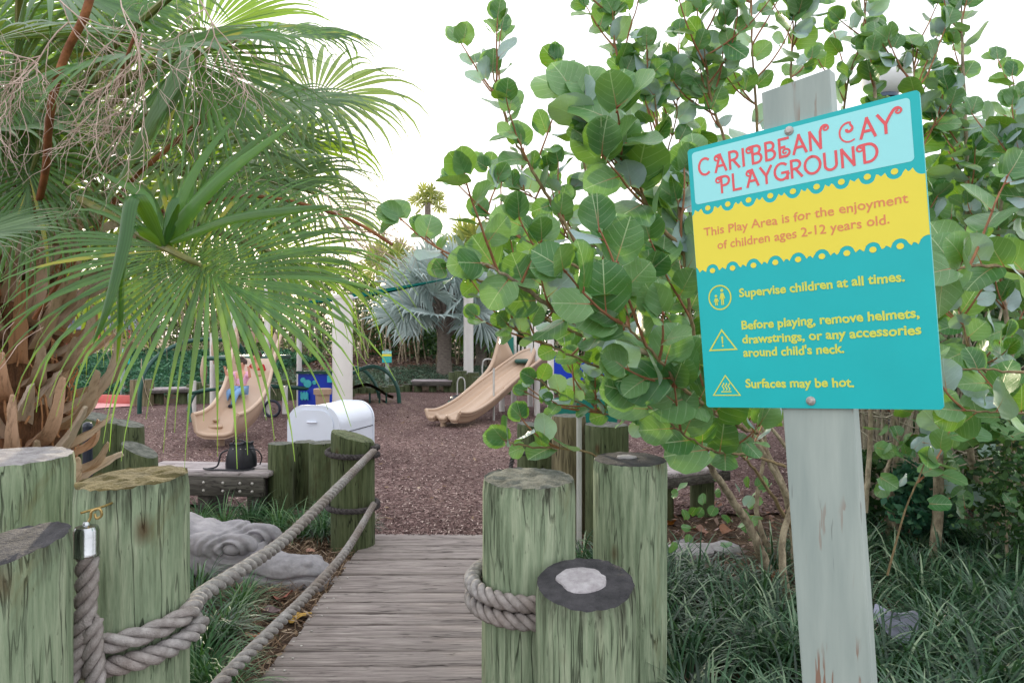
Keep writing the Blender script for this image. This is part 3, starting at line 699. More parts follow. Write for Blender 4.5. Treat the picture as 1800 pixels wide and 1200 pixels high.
for cu, hh in ((.0445, .6), (.0595, 1)):
    b0 = .237; blob(mb, cu, b0+.030*hh+.0035, .0032 if hh < 1 else .0036)
    w_ = .0033*(.8+.2*hh)
    def q4(pts, n=.0009): mb.add([S(a, n, b) for a, b in pts], [tuple(range(len(pts)))])
    q4([(cu-w_, b0+.012*hh), (cu+w_, b0+.012*hh), (cu+w_*1.1, b0+.0275*hh), (cu-w_*1.1, b0+.0275*hh)])
    q4([(cu-w_, b0), (cu-.0006, b0), (cu-.0004, b0+.0119*hh), (cu-w_, b0+.0119*hh)]); q4([(cu+.0006, b0), (cu+w_, b0), (cu+w_, b0+.0119*hh), (cu+.0004, b0+.0119*hh)])
    q4([(cu-w_*1.12, b0+.026*hh), (cu-w_*2.1, b0+.0135*hh), (cu-w_*1.5, b0+.0125*hh), (cu-w_*1.02, b0+.019*hh)][::-1]); q4([(cu+w_*1.12, b0+.026*hh), (cu+w_*2.1, b0+.0145*hh), (cu+w_*1.5, b0+.0135*hh), (cu+w_*1.02, b0+.019*hh)])
build(mb, 'icon', M['lemon'], board, smooth=False)
def tri(cu, b, h, w_): return [(cu-w_/2, b), (cu+w_/2, b), (cu, b+h), (cu-w_/2, b)]
mb = strokes([tri(.052, .1335, .0455, .064)], .0034); blob(mb, .052, .1425, .0022)
mb.add([S(a, .0009, b) for a, b in ((.0505, .1475), (.0535, .1475), (.0542, .1645), (.0498, .1645))], [(0, 1, 2, 3)]); build(mb, 'icon', M['lemon'], board, smooth=False)
mb = strokes([tri(.0525, .0285, .0455, .064)]+[[(u_+.0022*math.sin(q*1.25), .040+q*.0024) for q in range(8)] for u_ in (.0455, .0525, .0595)]+[[(.040, .0365), (.065, .0365)]], .0026)
build(mb, 'icon', M['lemon'], board, smooth=False)

# ================================================================== BENCHES AND LOG WALLS
def log_row(name, pts, r, tops, mat, label, zb=-.1, seed=0, n=20):
    """retaining wall of upright logs; every log is a part"""
    c = Vector((pts[0][0], pts[0][1], 0)); t = thing(name, c, label, 'wall')
    for i, (x, y) in enumerate(pts):
        mb = MB(); tp = tops[i % len(tops)]
        z, cut = (tp if isinstance(tp, tuple) else (tp, 0))
        pile_mesh(mb, (x, y), r*(1+.08*math.sin(i*2.3+seed)), zb, z, (cut, 0), n, 8, 1, seed+i*1.7); build(mb, 'log', mat, t)
    return t
def line(a, b, n): return [(a[0]+(b[0]-a[0])*i/(n-1), a[1]+(b[1]-a[1])*i/(n-1)) for i in range(n)]
mk = [M['pile2'], M['endgrey']]
d = 5.6
log_row('log_wall', [((px-900)/1200*dd, dd) for px, dd in ((493, 5.5), (535, 5.72), (567, 5.45))], .098, [(.585, .0), (.565, 0), (.60, 0)], mk, 'short wall of three dark mossy upright logs between the near bench and the slant-topped post', seed=3)
log_row('log_wall', [((px-900)/1200*dd, dd) for px, dd in ((120, 5.7), (178, 5.75), (224, 5.85))], .135, [(.80, -.1), (.76, -.35), (.70, -.25)], mk, 'dark stepped upright logs at left in front of the mulch, behind the bollards', seed=5)
log_row('log_wall', [((px-900)/1200*dd, dd) for px, dd in ((246, 5.35),)], .12, [(.56, -.5)], mk, 'lowest slanting log at the left end of the near bench', seed=8)
a = P(154, 750, 4.9)
mb = MB(); mb.tube([(a.x, a.y, 0), (a.x, a.y, .80)], .032, 14); mb.lathe([(.034, .80), (.03, .82), (.012, .832)], 14, (a.x, a.y, 0)); tag(build(mb, 'marker_post', M['navy'], loc=(a.x, a.y, 0)), 'small dark blue round post with a pale cap in front of the left log wall', 'post')
# near bench: from (250,815) to (470,820)
def bench(A, B, z, depth, label, seat=M['bench'], nb=3, legs=True, fascia=.13, bolts=(), back=(0, 1), group=None):
    A = Vector((*A, z)); B = Vector((*B, z)); ax = (B-A).normalized(); L = (B-A).length; rz = math.atan2(ax.y, ax.x); rm = Matrix.Rotation(rz, 3, 'Z'); nrm = rm @ Vector((0, 1, 0))
    t = thing('bench', ((A+B)/2*1).xy.to_3d(), label, 'bench', group); w_ = depth/nb
    for i in range(nb):
        mb = MB(); mb.box((A+B)/2+nrm*(w_*(i+.5))+Vector((0, 0, -.02)), (L+random.uniform(-.01, .01), w_-.008, .038), rm, bev=.005); build(mb, 'plank', seat, t)
    mb = MB(); mb.box((A+B)/2+nrm*.02+Vector((0, 0, -.04-fascia/2)), (L-.06, .035, fascia), rm, bev=.004); f_ = build(mb, 'fascia', M['beam'], t)
    for q in bolts:
        for zz in (.3, .72):
            mb = MB(); c = A+ax*q+nrm*.002+Vector((0, 0, -.04-fascia*zz)); mb.lathe([(.012, 0), (.012, .003), (.008, .007), (.002, .009)], 10, c, rot=rm @ Matrix.Rotation(R(90), 3, 'X')); build(mb, 'bolt', M['bolt'], f_)
    if legs:
        for q in np.linspace(.15, L-.15, max(2, int(L/.28)) if legs == 'logs' else 3):
            mb = MB(); c = A+ax*q+nrm*depth*.5
            if legs == 'logs': pile_mesh(mb, (c.x, c.y), .1, -.02, z-.04, n=14, rings=4, seed=q*7); build(mb, 'log', mk, t)
            else: mb.box((c.x, c.y, z/2-.03), (.09, depth*.7, z-.04), rm); build(mb, 'leg', M['beam'], t)
    return t
zb = .385
bA = ((232-900)/1200*5.42, 5.42); bB = ((471-900)/1200*5.32, 5.30)
bench(bA, bB, .385, .42, 'near weathered grey plank bench holding the black handbag', bolts=(.45, .6, .76, .9, 1.0), fascia=.15)
bench(P(1165, 835, 5.15).xy, P(1290, 822, 5.5).xy, .40, .40, 'pale plank bench behind the right bollards under the sea grape branches', fascia=.07, legs='logs')
bench(P(722, 669, 17.3).xy, P(795, 669, 17.3).xy, .32, .5, 'small far bench in front of the silver palm trunk', legs='logs', fascia=.1)
bench(P(262, 687, 14.0).xy, P(335, 687, 14.3).xy, .36, .5, 'far left bench on short logs behind the green arch', legs='logs', fascia=.06)
log_row('log_wall', line(P(243, 0, 14.05).xy, P(256, 0, 14.1).xy, 2), .15, [.55], [M['pile3'], M['endgrey']], 'two tall brown logs at the left end of the far left bench', n=14)
log_row('log_wall', line(P(340, 0, 14.5).xy, P(615, 0, 16.2).xy, 24), .13, [.42, .46, .40], mk, 'low log edging behind the left slide and blue panel', n=10, seed=2)
log_row('log_wall', line(P(622, 0, 16.9).xy, P(716, 0, 17.6).xy, 8), .12, [.16, .2], mk, 'low log edging between white pole and small far bench', n=10, seed=4)
log_row('log_wall', line(P(798, 0, 17.5).xy, P(832, 0, 17.3).xy, 4), .15, [.52, .56, .48], mk, 'log edging at the right end of the small far bench', n=10, seed=6)
log_row('log_wall', line(P(838, 0, 17.2).xy, P(1300, 0, 15.2).xy, 24), .13, [.42, .38, .45], mk, 'log edging behind the right slide and play tower', n=10, seed=7)

# ------------------------------------------------------------------ handbag
hb = G(418, 822, .387); hb = Vector(((424-900)/1200*5.48, 5.48, .387)); t = thing('handbag', hb, 'black leather bucket handbag with its strap trailing on the near bench', 'handbag')
mb = MB(); W_ = .125; prof = [(0, .80, .02), (.008, .98, .0), (.05, 1.0, 0), (.11, .93, .015), (.16, .78, .05), (.185, .68, .09), (.205, .72, .12), (.185, .45, .05), (.17, .2, 0)]
V = []; nn_ = 40
for z_, s_, g_ in prof:
    for i in range(nn_):
        a = 2*PI*i/nn_; f_ = 1+g_*math.sin(a*9); V.append(hb+Vector((math.cos(a)*W_*s_*f_, math.sin(a)*W_*.62*s_*f_, z_+g_*.05*math.sin(a*5)+.01*math.cos(a)*s_)))
F = [(j*nn_+i, j*nn_+(i+1) % nn_, (j+1)*nn_+(i+1) % nn_, (j+1)*nn_+i) for j in range(len(prof)-1) for i in range(nn_)]+[tuple(range(nn_-1, -1, -1)), tuple((len(prof)-1)*nn_+i for i in range(nn_))]
mb.add(V, F); build(mb, 'bag_body', M['black'], t)
mb = MB(); mb.tube(smooth_path([hb+Vector(q) for q in ((-.10, -.02, .15), (-.15, -.03, .12), (-.17, -.05, .03), (-.24, -.06, .008), (-.28, -.05, .01), (-.22, -.09, .008), (-.12, -.1, .008), (-.02, -.12, .008), (.07, -.115, .008), (.13, -.06, .01))], 6), .007, 6, flat=1.0); build(mb, 'strap', M['black'], t)
mb = MB(); mb.tube(smooth_path([hb+Vector(q) for q in ((.08, -.05, .17), (.14, -.03, .15), (.165, 0, .09), (.15, 0, .03))], 6), .005, 6); mb.tube(smooth_path([hb+Vector(q) for q in ((-.05, -.03, .19), (-.04, -.03, .225), (.03, -.03, .225), (.05, -.03, .19))], 6), .006, 6); build(mb, 'handle', M['black'], t)
for q in (-.04, .02, .06):
    mb = MB(); mb.lathe([(.0045, 0), (.0045, .003), (.002, .004)], 10, hb+Vector((q, -.062, .165)), rot=Matrix.Rotation(R(90), 3, 'X')); build(mb, 'eyelet', M['bolt'], t)

# ------------------------------------------------------------------ white storage box
bx0 = Vector(((553-900)/1200*7.4, 7.4, 0)); t = thing('storage_box', bx0, 'white plastic storage box with rounded top behind the log wall', 'box')
def rbox(w_, h, r, off=0, n=8):
    o = [(-w_/2+off, off), (w_/2-off, off)]
    for cx, a0 in ((w_/2-r, 0), (-w_/2+r, 90)):
        for i in range(n+1): a = R(a0+90*i/n); o.append((cx+(r-off)*math.cos(a), h-r+(r-off)*math.sin(a)))
    return o
rz = Matrix.Rotation(R(-16), 3, 'Z')
def wf(a, n, b): return bx0+rz @ Vector((a, n, b))
mb = MB(); mb.prism(rbox(.60, .675, .2), .80, lambda a, n, b: wf(a, n, b)); build(mb, 'body', M['white'], t, ang=30)
mb = MB(); mb.prism(rbox(.64, .70, .21), .035, lambda a, n, b: wf(a, n-.03, b)); build(mb, 'front_frame', M['white'], t, ang=30)
mb = MB(); mb.prism([(a, b+.25) for a, b in rbox(.50, .40, .16)], .012, lambda a, n, b: wf(a, n-.044, b)); build(mb, 'door', M['white'], t, ang=30)
mb = MB(); mb.prism(rbox(.615, .685, .205), .03, lambda a, n, b: wf(a, n+.76, b)); build(mb, 'rear_rim', M['white'], t, ang=30)
mb = MB(); mb.box(wf(0, -.062, .52), (.12, .02, .018), rz, bev=.006); build(mb, 'handle', M['white'], t)
mb = MB(); mb.box(wf(0, -.034, .235), (.56, .006, .006), rz); mb.box(wf(.303, .4, .40), (.005, .8, .008), rz); build(mb, 'seam', M['navy'], t)

# ------------------------------------------------------------------ crocodile statue
def croc():
    t = thing('crocodile_statue', P(430, 1000, 4.3).xy.to_3d(), 'grey cast-stone crocodile head statue lying in the grass beside the boardwalk', 'statue')
    base = Vector(((588-900)/1200*4.05, 3.95, -.03)); ax = Vector((-1, .30, 0)).normalized(); pr = Vector((ax.y, -ax.x, 0))*-1  # ax runs snout->neck; pr to the viewer
    if pr.y > 0: pr = -pr
    mb = MB(); SN = [(0.02, .045, .075), (.05, .085, .12), (.13, .105, .165), (.2, .10, .155), (.32, .115, .15), (.45, .15, .18), (.58, .19, .235), (.7, .23, .27), (.85, .26, .30), (1.05, .28, .33), (1.3, .30, .36), (1.55, .31, .36)]
    n = 28; V = []
    for s_, w_, h in SN:
        for i in range(n):
            a = 2*PI*i/n; ca, sa = math.cos(a), math.sin(a)
            x = w_*math.copysign(abs(ca)**.75, ca); z = (h*.9 if sa > 0 else .06)*abs(sa)**.8*(1 if sa > 0 else -1)
            V.append(base+ax*(s_)+pr*x+Vector((0, 0, z+.05)))
    F = [(j*n+i, j*n+(i+1) % n, (j+1)*n+(i+1) % n, (j+1)*n+i) for j in range(len(SN)-1) for i in range(n)]+[tuple(range(n)), tuple((len(SN)-1)*n+i for i in range(n-1, -1, -1))]
    mb.add(V, F)
    def ell(s_, x, z, rs, rx, rz_):
        c = base+ax*s_+pr*x+Vector((0, 0, z)); V = []; 
        for j in range(9):
            ph = -PI/2+PI*j/8
            for i in range(16):
                a = 2*PI*i/16; V.append(c+ax*rs*math.cos(ph)*math.cos(a)+pr*rx*math.cos(ph)*math.sin(a)+Vector((0, 0, rz_*math.sin(ph))))
        mb.add(V, [(j*16+i, j*16+(i+1) % 16, (j+1)*16+(i+1) % 16, (j+1)*16+i) for j in range(8) for i in range(16)])
    for sx in (1, -1):
        ell(.55, .115*sx, .262, .14, .055, .055)   # brow
        ell(.12, .05*sx, .165, .04, .028, .024)   # nostril
        ell(.76, .15*sx, .245, .17, .08, .075)
        ell(.27, .06*sx, .145, .10, .03, .022)
    me_o = build(mb, 'croc_raw', M['croc'], None); m = me_o.modifiers.new('r', 'REMESH'); m.mode = 'VOXEL'; m.voxel_size = .0058
    sm = me_o.modifiers.new('s', 'SMOOTH'); sm.iterations = 4; sm.factor = .6
    COL.objects.unlink(me_o); me = evaluated(me_o); bpy.data.objects.remove(me_o)
    eyes = [(.555, .150*1), (.555, -.150)]; EZ = .240
    NR = [v.normal.copy() for v in me.vertices]
    for v, nrm in zip(me.vertices, NR):
        q = v.co-base; s_ = q.dot(ax); x = q.dot(pr); z = q.z; dz = 0
        for es, ex in eyes:
            if x*ex > 0:
                dd = math.sqrt(((s_-es)/1.55)**2+((z-EZ)/1.0)**2)
                if dd < .15: dz += .018*math.sin(dd*2*PI/.036)*min(1, dd/.03)*max(0, 1-dd/.15)*(1 if dd > .03 else 0)
        dz += .011*math.sin((s_*34+3*math.sin(x*12)+z*14))*max(0, min(1, (s_-.72)*5))
        mouth = .085+.018*math.sin(s_*17); 
        if s_ < .95 and s_ > .03: dz -= .03*math.exp(-((z-mouth)/.009)**2)
        dz += .0015*noise.noise(q*22)+.0018*noise.noise(q*75)-.004*max(0, noise.noise(q*38)-.35)
        # snout side bumps
        dz += .008*max(0, math.sin(s_*26))*math.exp(-((z-.125)/.02)**2)*(1 if s_ < .6 else 0)
        v.co += nrm*dz - Vector(org(t))
    me.materials.clear(); me.materials.append(M['croc']); me.shade_smooth(); o = link('head', me, t)
    for es, ex in eyes:
        mb = MB(); c = base+ax*(es)+pr*(ex*1.04)+Vector((0, 0, EZ)); V = []
        for j in range(9):
            ph = -PI/2+PI*j/8
            for i in range(20):
                a = 2*PI*i/20; V.append(c+ax*.060*math.cos(ph)*math.cos(a)+pr*.026*math.cos(ph)*math.sin(a)+Vector((0, 0, .030*math.sin(ph))))
        mb.add(V, [(j*20+i, j*20+(i+1) % 20, (j+1)*20+(i+1) % 20, (j+1)*20+i) for j in range(8) for i in range(20)]); build(mb, 'eye', M['croc'], t)
croc()

# ================================================================== PLAYGROUND EQUIPMENT
def arch(label, pts, r, mat='green_metal', name='climbing_arch', extra=None):
    c = Vector((pts[0].x, pts[0].y, 0)); t = thing(name, c, label, 'arch'); mb = MB(); mb.tube(smooth_path(pts, 8), r, 12); build(mb, 'tube', M[mat], t); return t
arch('tall dark green metal arch on the left, bending up behind the palm leaves', [P(245, 728, 12.6), P(246, 690, 12.6), P(252, 660, 12.7), P(268, 635, 12.9), P(295, 614, 13.1), P(330, 600, 13.4), P(380, 597, 13.8), P(425, 612, 14.2), P(440, 700, 14.4)], .04)
arch('nearer of the two dark green arches right of the thick white pole', [P(560, 706, 14.3), P(585, 680, 14.4), P(622, 655, 14.5), P(655, 644, 14.6), P(682, 655, 14.6), P(698, 680, 14.6), P(702, 709, 14.6)], .045)
arch('farther of the two dark green arches right of the thick white pole', [P(575, 690, 15.6), P(600, 655, 15.7), P(624, 646, 15.8), P(645, 655, 15.8), P(660, 675, 15.8), P(667, 700, 15.8)], .04)
# curved tan stepping board
t = thing('balance_board', P(650, 705, 14.8).xy.to_3d(), 'curved tan and dark stepping board on thin legs beside the green arches', 'play equipment')
def bd(u, v): x = 610+82*u; z = 683-10*math.sin(PI*min(1, u*1.15))+22*max(0, u-.45); d_ = 14.9-.6*(v-.5)*2*math.sin(PI*min(.99, .12+u*.86))**.6; return P(x, z+0, d_)
mb = MB(); mb.grid(bd, 20, 4); mb.grid(lambda u, v: bd(u, v)-Vector((0, 0, .07)), 20, 4, 1, True)
mb.grid(lambda u, v: bd(u, 0)*(1-v)+(bd(u, 0)-Vector((0, 0, .07)))*v, 20, 1); build(mb, 'deck', [M['tan'], M['fence']], t)
for px in (650, 667, 679):
    mb = MB(); a = P(px, 690, 14.6); mb.tube([a, (a.x, a.y, 0)], .02, 8); build(mb, 'leg', M['green_metal'], t)

# shade poles and sails
def pole(px, d_, r, ztop, label):
    x = (px-900)/1200*d_; t = thing('shade_pole', (x, d_, 0), label, 'pole'); mb = MB(); mb.tube([(x, d_, -.05), (x, d_, ztop)], [r, r], 32); build(mb, 'pole', M['white_metal'], t)
    mb = MB(); mb.lathe([(r+.012, 0), (r+.012, .05), (r-.01, .06)], 32, (x, d_, ztop-.03)); build(mb, 'cap', M['white_metal'], t)
pole(602, 11, .16, EYE+(590-522)/1200*11, 'thick nearer white shade pole behind the white box')
pole(823.5, 18, .13, EYE+(590-478)/1200*18, 'thinner farther white shade pole behind the right slide')
def sail(label, A, B, C_, corners=True):
    t = thing('shade_sail', (A+B+C_)/3, label, 'shade sail'); mb = MB(); n = 14
    V = []; idx = {}
    for i in range(n+1):
        for j in range(n+1-i):
            a, b = i/n, j/n; c = 1-a-b; p = A*a+B*b+C_*c; inn = min(a, b, c); cen = (A+B+C_)/3
            p = p.lerp(cen, .10*(4*(a*b+b*c+c*a)*(1-3*inn))*.7); p.z -= .25*(a*b*c)*9; idx[(i, j)] = len(V); V.append(p)
    F = []
    for i in range(n):
        for j in range(n-i):
            F.append((idx[(i, j)], idx[(i+1, j)], idx[(i, j+1)]))
            if j < n-i-1: F.append((idx[(i+1, j)], idx[(i+1, j+1)], idx[(i, j+1)]))
    mb.add(V, F); fab = build(mb, 'fabric', M['sail'], t)
    mb = MB(); mb.tube([A, A.lerp(B, .05)], .02, 8); mb.tube([B, B.lerp(A, .06)], .02, 8); build(mb, 'fitting', M['steel'], t)
sail('dark green shade sail strung from the thick white pole to the farther one', P(620, 525, 11), P(820, 484, 18), P(440, 545, 14))
sail('green shade sail corner showing beyond the sea grape leaves', P(862, 458, 16.5), P(1060, 428, 14), P(1010, 446, 20))

# slides
def slide(label, path, wd, lanes, flare, supports, lip=.1, wall=.12):
    t = thing('slide', Vector((path[0].x, path[0].y, 0)), label, 'slide'); pts = smooth_path(path, 8); n = len(pts)
    prof = []
    m = 12*lanes
    for j in range(m+1):
        u = j/m; ph = (u*lanes) % 1; h = .055*(abs(math.cos(PI*u*lanes))**6) if 0 < u < 1 else .0
        e = abs(u-.5)*2; h += wall*max(0, (e-.86)/.14)**1.2
        prof.append((u-.5, h))
    def pt(i, j, dz=0):
        p = pts[i]; tg = (pts[min(i+1, n-1)]-pts[max(i-1, 0)]); tg.z = 0; tg.normalize(); sd_ = Vector((tg.y, -tg.x, 0)); s_ = i/(n-1)
        u, h = prof[j]; wv = wd*(1+flare*s_**3); up = h*(1+flare*2.5*s_**4) if h > .06 else h
        return p+sd_*u*wv+Vector((0, 0, up+dz))
    mb = MB(); V = [pt(i, j) for i in range(n) for j in range(m+1)]; V += [pt(i, j, -.05) for i in range(n) for j in range(m+1)]; k_ = m+1; o2 = n*k_
    F = [(i*k_+j, i*k_+j+1, (i+1)*k_+j+1, (i+1)*k_+j) for i in range(n-1) for j in range(m)]
    F += [tuple(o2+q for q in f[::-1]) for f in F]
    for i in range(n-1): F += [(i*k_, (i+1)*k_, o2+(i+1)*k_, o2+i*k_), (i*k_+m, o2+i*k_+m, o2+(i+1)*k_+m, (i+1)*k_+m)]
    for j in range(m): F += [(j, o2+j, o2+j+1, j+1)]
    mb.add(V, F); ch = build(mb, 'chute', M['tan'], t, ang=60)
    mb = MB()
    for j in (0, m):
        mb.tube([pt(i, j) for i in range(0, n)], .028, 8)
    mb.tube([pt(0, j) for j in range(m+1)], .03, 8); build(mb, 'rim', M['tan'], ch)
    for (x, y_, z) in supports:
        mb = MB(); mb.lathe([(.05, 0), (.05, z*.8), (.075, z)], 14, (x, y_, 0)); build(mb, 'support', M['tan'], t)
    return t, pts
a = P(765, 750, 10.6)
sl_r, spts = slide('wide tan three-lane slide at centre right, its lip towards the boardwalk', [P(778, 736, 10.75), P(800, 734, 11.0), P(832, 716, 11.4), P(872, 683, 11.9), P(908, 655, 12.3), P(940, 634, 12.65), P(960, 629, 12.9)], .72, 3, .15, [(a.x+.1, a.y+.25, .16)])
# tall rear hood of that slide
def hood(A_list, name, par):
    mb = MB(); lo = [a for a, b in A_list]; hi = [b for a, b in A_list]; th = Vector((.05, .05, 0)); n = len(lo)
    lo = smooth_path(lo, 5); hi = smooth_path(hi, 5); n = len(lo); V = lo+hi+[p+th for p in lo]+[p+th for p in hi]
    F = [(i, i+1, n+i+1, n+i) for i in range(n-1)]+[(2*n+i+1, 2*n+i, 3*n+i, 3*n+i+1) for i in range(n-1)]+[(n+i, n+i+1, 3*n+i+1, 3*n+i) for i in range(n-1)]+[(n-1, 3*n-1, 4*n-1, 2*n-1)]
    mb.add(V, F); mb.tube([p+th*.5 for p in hi], .04, 8); return build(mb, name, M['tan'], par)
hood([(P(800, 706, 11.7), P(800, 704, 11.75)), (P(835, 682, 12.1), P(836, 672, 12.15)), (P(862, 662, 12.5), P(860, 645, 12.5)), (P(885, 650, 12.8), P(872, 610, 12.7)), (P(905, 640, 12.9), P(878, 582, 12.8))], 'hood', sl_r)
hood([(P(880, 690, 11.7), P(885, 684, 11.7)), (P(915, 668, 12.0), P(918, 655, 12.0)), (P(945, 655, 12.3), P(940, 610, 12.3))], 'hood', sl_r)
sl_l, lpts = slide('tan curved slide at left with a child coming down it, seen through palm leaves', [P(378, 765, 8.65), P(398, 757, 8.95), P(418, 738, 9.3), P(432, 712, 9.75), P(440, 684, 10.2), P(446, 656, 10.6), P(452, 636, 11.0), P(455, 630, 11.2)], .58, 1, .25, [(P(385, 0, 8.9).x, 8.95, .14)], wall=.26)
mb = MB(); mb.box(P(366, 735, 9.3)+Vector((0, 0, 0)), (.3, .5, .05), Matrix.Rotation(R(20), 3, 'Z'), bev=.02); mb.box(P(372, 747, 9.2), (.3, .5, .05), Matrix.Rotation(R(20), 3, 'Z'), bev=.02); build(mb, 'step', M['tan'], sl_l)

# towers
def post_row(t, lst, r=.045, mat='white_metal'):
    for px, d_, ztop in lst:
        x = (px-900)/1200*d_; mb = MB(); mb.tube([(x, d_, 0), (x, d_, ztop)], r, 14); build(mb, 'post', M[mat], t)
t = thing('play_tower', (.7, 12.9, 0), 'right play tower with blue and green panels behind the sea grape leaves', 'play equipment')
post_row(t, [(868, 11.6, .9)], .018, 'pvc'); post_row(t, [(903, 13.2, 1.9), (882, 13.0, 1.9), (944, 12.3, 2.1), (968, 11.5, 1.5), (1012, 12.6, 2.0), (1090, 12.4, 2.0), (1228, 11.4, 1.7), (932, 13.9, 1.8), (1330, 12.2, 1.9)], .055)
mb = MB(); a = P(890, 640, 13.2); mb.box((1.5, 13.2, .98), (2.9, 1.5, .07), bev=.02); build(mb, 'platform', M['green_metal'], t)
def panel(px0, py0, px1, py1, d_, mat, name='panel', th=.05, wav=0, par=None, holes=None):
    n = 14; a = P(px0, py0, d_); b = P(px1, py1, d_); mb = MB(); w_ = b.x-a.x
    topp = [(a.x+w_*i/n, a.z+wav*math.sin(i*1.3)) for i in range(n+1)]; bot = [(a.x+w_*i/n, b.z+wav*.8*math.cos(i*1.1)) for i in range(n, -1, -1)]
    mb.prism(topp+bot, th, lambda u, n_, v: Vector((u, d_+n_, v))); o = build(mb, name, M[mat], par or t, smooth=False); return o
panel(884, 592, 903, 634, 12.95, 'teal_panel'); panel(950, 622, 964, 642, 12.7, 'teal_panel')
bp = panel(970, 628, 1042, 668, 11.9, 'blue', wav=.03); panel(1046, 640, 1120, 672, 12.1, 'blue', wav=.02); panel(1300, 712, 1375, 735, 11.8, 'blue', wav=.02); panel(1130, 650, 1300, 672, 12.3, 'blue', wav=.01)
panel(972, 702, 1085, 742, 11.2, 'teal_panel', wav=.03); panel(1160, 672, 1246, 722, 11.3, 'teal_panel', wav=.05)
for px in (905, 912, 919, 926):
    mb = MB(); mb.tube([P(px, 606, 13.1), P(px, 642, 13.1)], .018, 8); build(mb, 'bar', M['white_metal'], t)
t = thing('play_tub', P(832, 724, 13.2).xy.to_3d(), 'low dark navy round tub under the right slide', 'play equipment')
mb = MB(); c = P(838, 715, 13.4); mb.lathe([(.34, 0), (.40, .04), (.42, .14), (.40, .24), (.36, .27), (.30, .27), (.28, .2), (.26, .1)], 28, (c.x-.12, c.y, 0)); build(mb, 'tub', M['navy'], t)
mb = MB(); mb.lathe([(.44, .13), (.45, .15), (.44, .17)], 28, (c.x-.12, c.y, 0)); build(mb, 'band', M['teal_panel'], t)
def loop(label, px0, px1, top, base, d_, r=.016):
    t = thing('handrail', P(px0, base, d_).xy.to_3d(), label, 'handrail'); a = P(px0, top, d_); b = P(px1, top, d_+.2); z0 = P(px0, base, d_).z
    mb = MB(); mb.tube(smooth_path([(a.x, a.y, z0), (a.x, a.y, a.z-.12), (a.x+.05, a.y, a.z), (b.x-.05, b.y, b.z), (b.x, b.y, b.z-.1), (b.x, b.y, z0+.05)], 6), r, 8); build(mb, 'rail', M['pvc'], t)
loop('small looped handrail standing on the mulch left of the farther white pole', 804, 817, 664, 697, 16.3)
loop('bent handrail on the far side of the right slide', 848, 868, 632, 662, 14.5)

# left tower and blue panel
t = thing('play_tower', P(450, 700, 12.2).xy.to_3d(), 'left play structure with green rail, white posts and tan pickets behind the palm leaves', 'play equipment')
post_row(t, [(374, 12.4, 1.5), (501, 12.6, .52), (470, 12.2, 2.3), (410, 12.6, 2.2), (526, 13.3, 1.4), (340, 12.9, .6)], .05)
mb = MB(); mb.tube(smooth_path([P(345, 690, 12.6), P(380, 682, 12.6), (P(430, 676, 12.7)), P(500, 680, 12.8), P(560, 684, 13)], 6), .04, 10); mb.tube(smooth_path([P(330, 722, 12.3), P(345, 690, 12.5), P(385, 682, 12.6)], 6), .03, 8); mb.tube(smooth_path([P(337, 742, 11.4), P(333, 700, 11.6), P(340, 690, 11.8), P(385, 683, 12)], 6), .03, 8); build(mb, 'rail', M['green_metal'], t)
mb = MB(); mb.box(P(440, 628, 12.2), (1.1, 1.2, .07), bev=.02); build(mb, 'platform', M['green_metal'], t)
for px, py in ((358, 650), (377, 612), (402, 605), (415, 600), (483, 610)):
    mb = MB(); a = P(px, py, 12.0); mb.lathe([(.02, -.28), (.055, -.1), (.06, .02), (.03, .2), (.004, .26)], 10, a); build(mb, 'picket', M['tan'], t)
mb = MB(); mb.grid(lambda u, v: P(440+34*u, 600-18*v+8*u, 12.1)+Vector((0, .35*math.sin(PI*u), 0)), 10, 4); build(mb, 'hood', M['tan'], t)
mb = MB(); c = P(478, 718, 12.1); mb.tube(arcp := [c+Vector((.14*math.cos(a_), 0, .14*math.sin(a_))) for a_ in np.linspace(0, 2*PI, 20)], .025, 8); build(mb, 'steering_ring', M['navy'], t)
t = thing('activity_station', P(555, 715, 12.9).xy.to_3d(), 'blue activity panel with aqua shapes between palm tips and thick white pole', 'play equipment')
panel(524, 656, 588, 724, 12.9, 'blue', par=t, wav=.015); panel(520, 652, 590, 657, 12.85, 'green_metal', 'top_rail', par=t)
for px, py, r_ in ((533, 668, .05), (541, 674, .075), (553, 672, .04)):
    mb = MB(); mb.lathe([(r_, 0), (r_, .02), (r_*.5, .022)], 14, P(px, py, 12.89), rot=Matrix.Rotation(R(90), 3, 'X')); build(mb, 'knob', M['aqua'], t)
panel(575, 660, 590, 672, 12.8, 'aqua', 'shape', par=t); panel(528, 690, 541, 702, 12.8, 'aqua', 'shape', par=t, wav=.02)
t = thing('play_drum', P(568, 715, 11.8).xy.to_3d(), 'tan drum-shaped seat in front of the blue panel', 'play equipment')
mb = MB(); c = P(567, 712, 11.8); mb.lathe([(.105, 0), (.12, .30), (.12, .33), (.15, .34), (.155, .43), (.14, .44), (.13, .425), (.05, .42)], 24, (c.x, c.y, c.z-.15)); build(mb, 'drum', M['tan'], t)
mb = MB(); mb.lathe([(.09, 0), (.09, c.z-.14)], 14, (c.x, c.y, 0)); build(mb, 'pedestal', M['tan'], t)

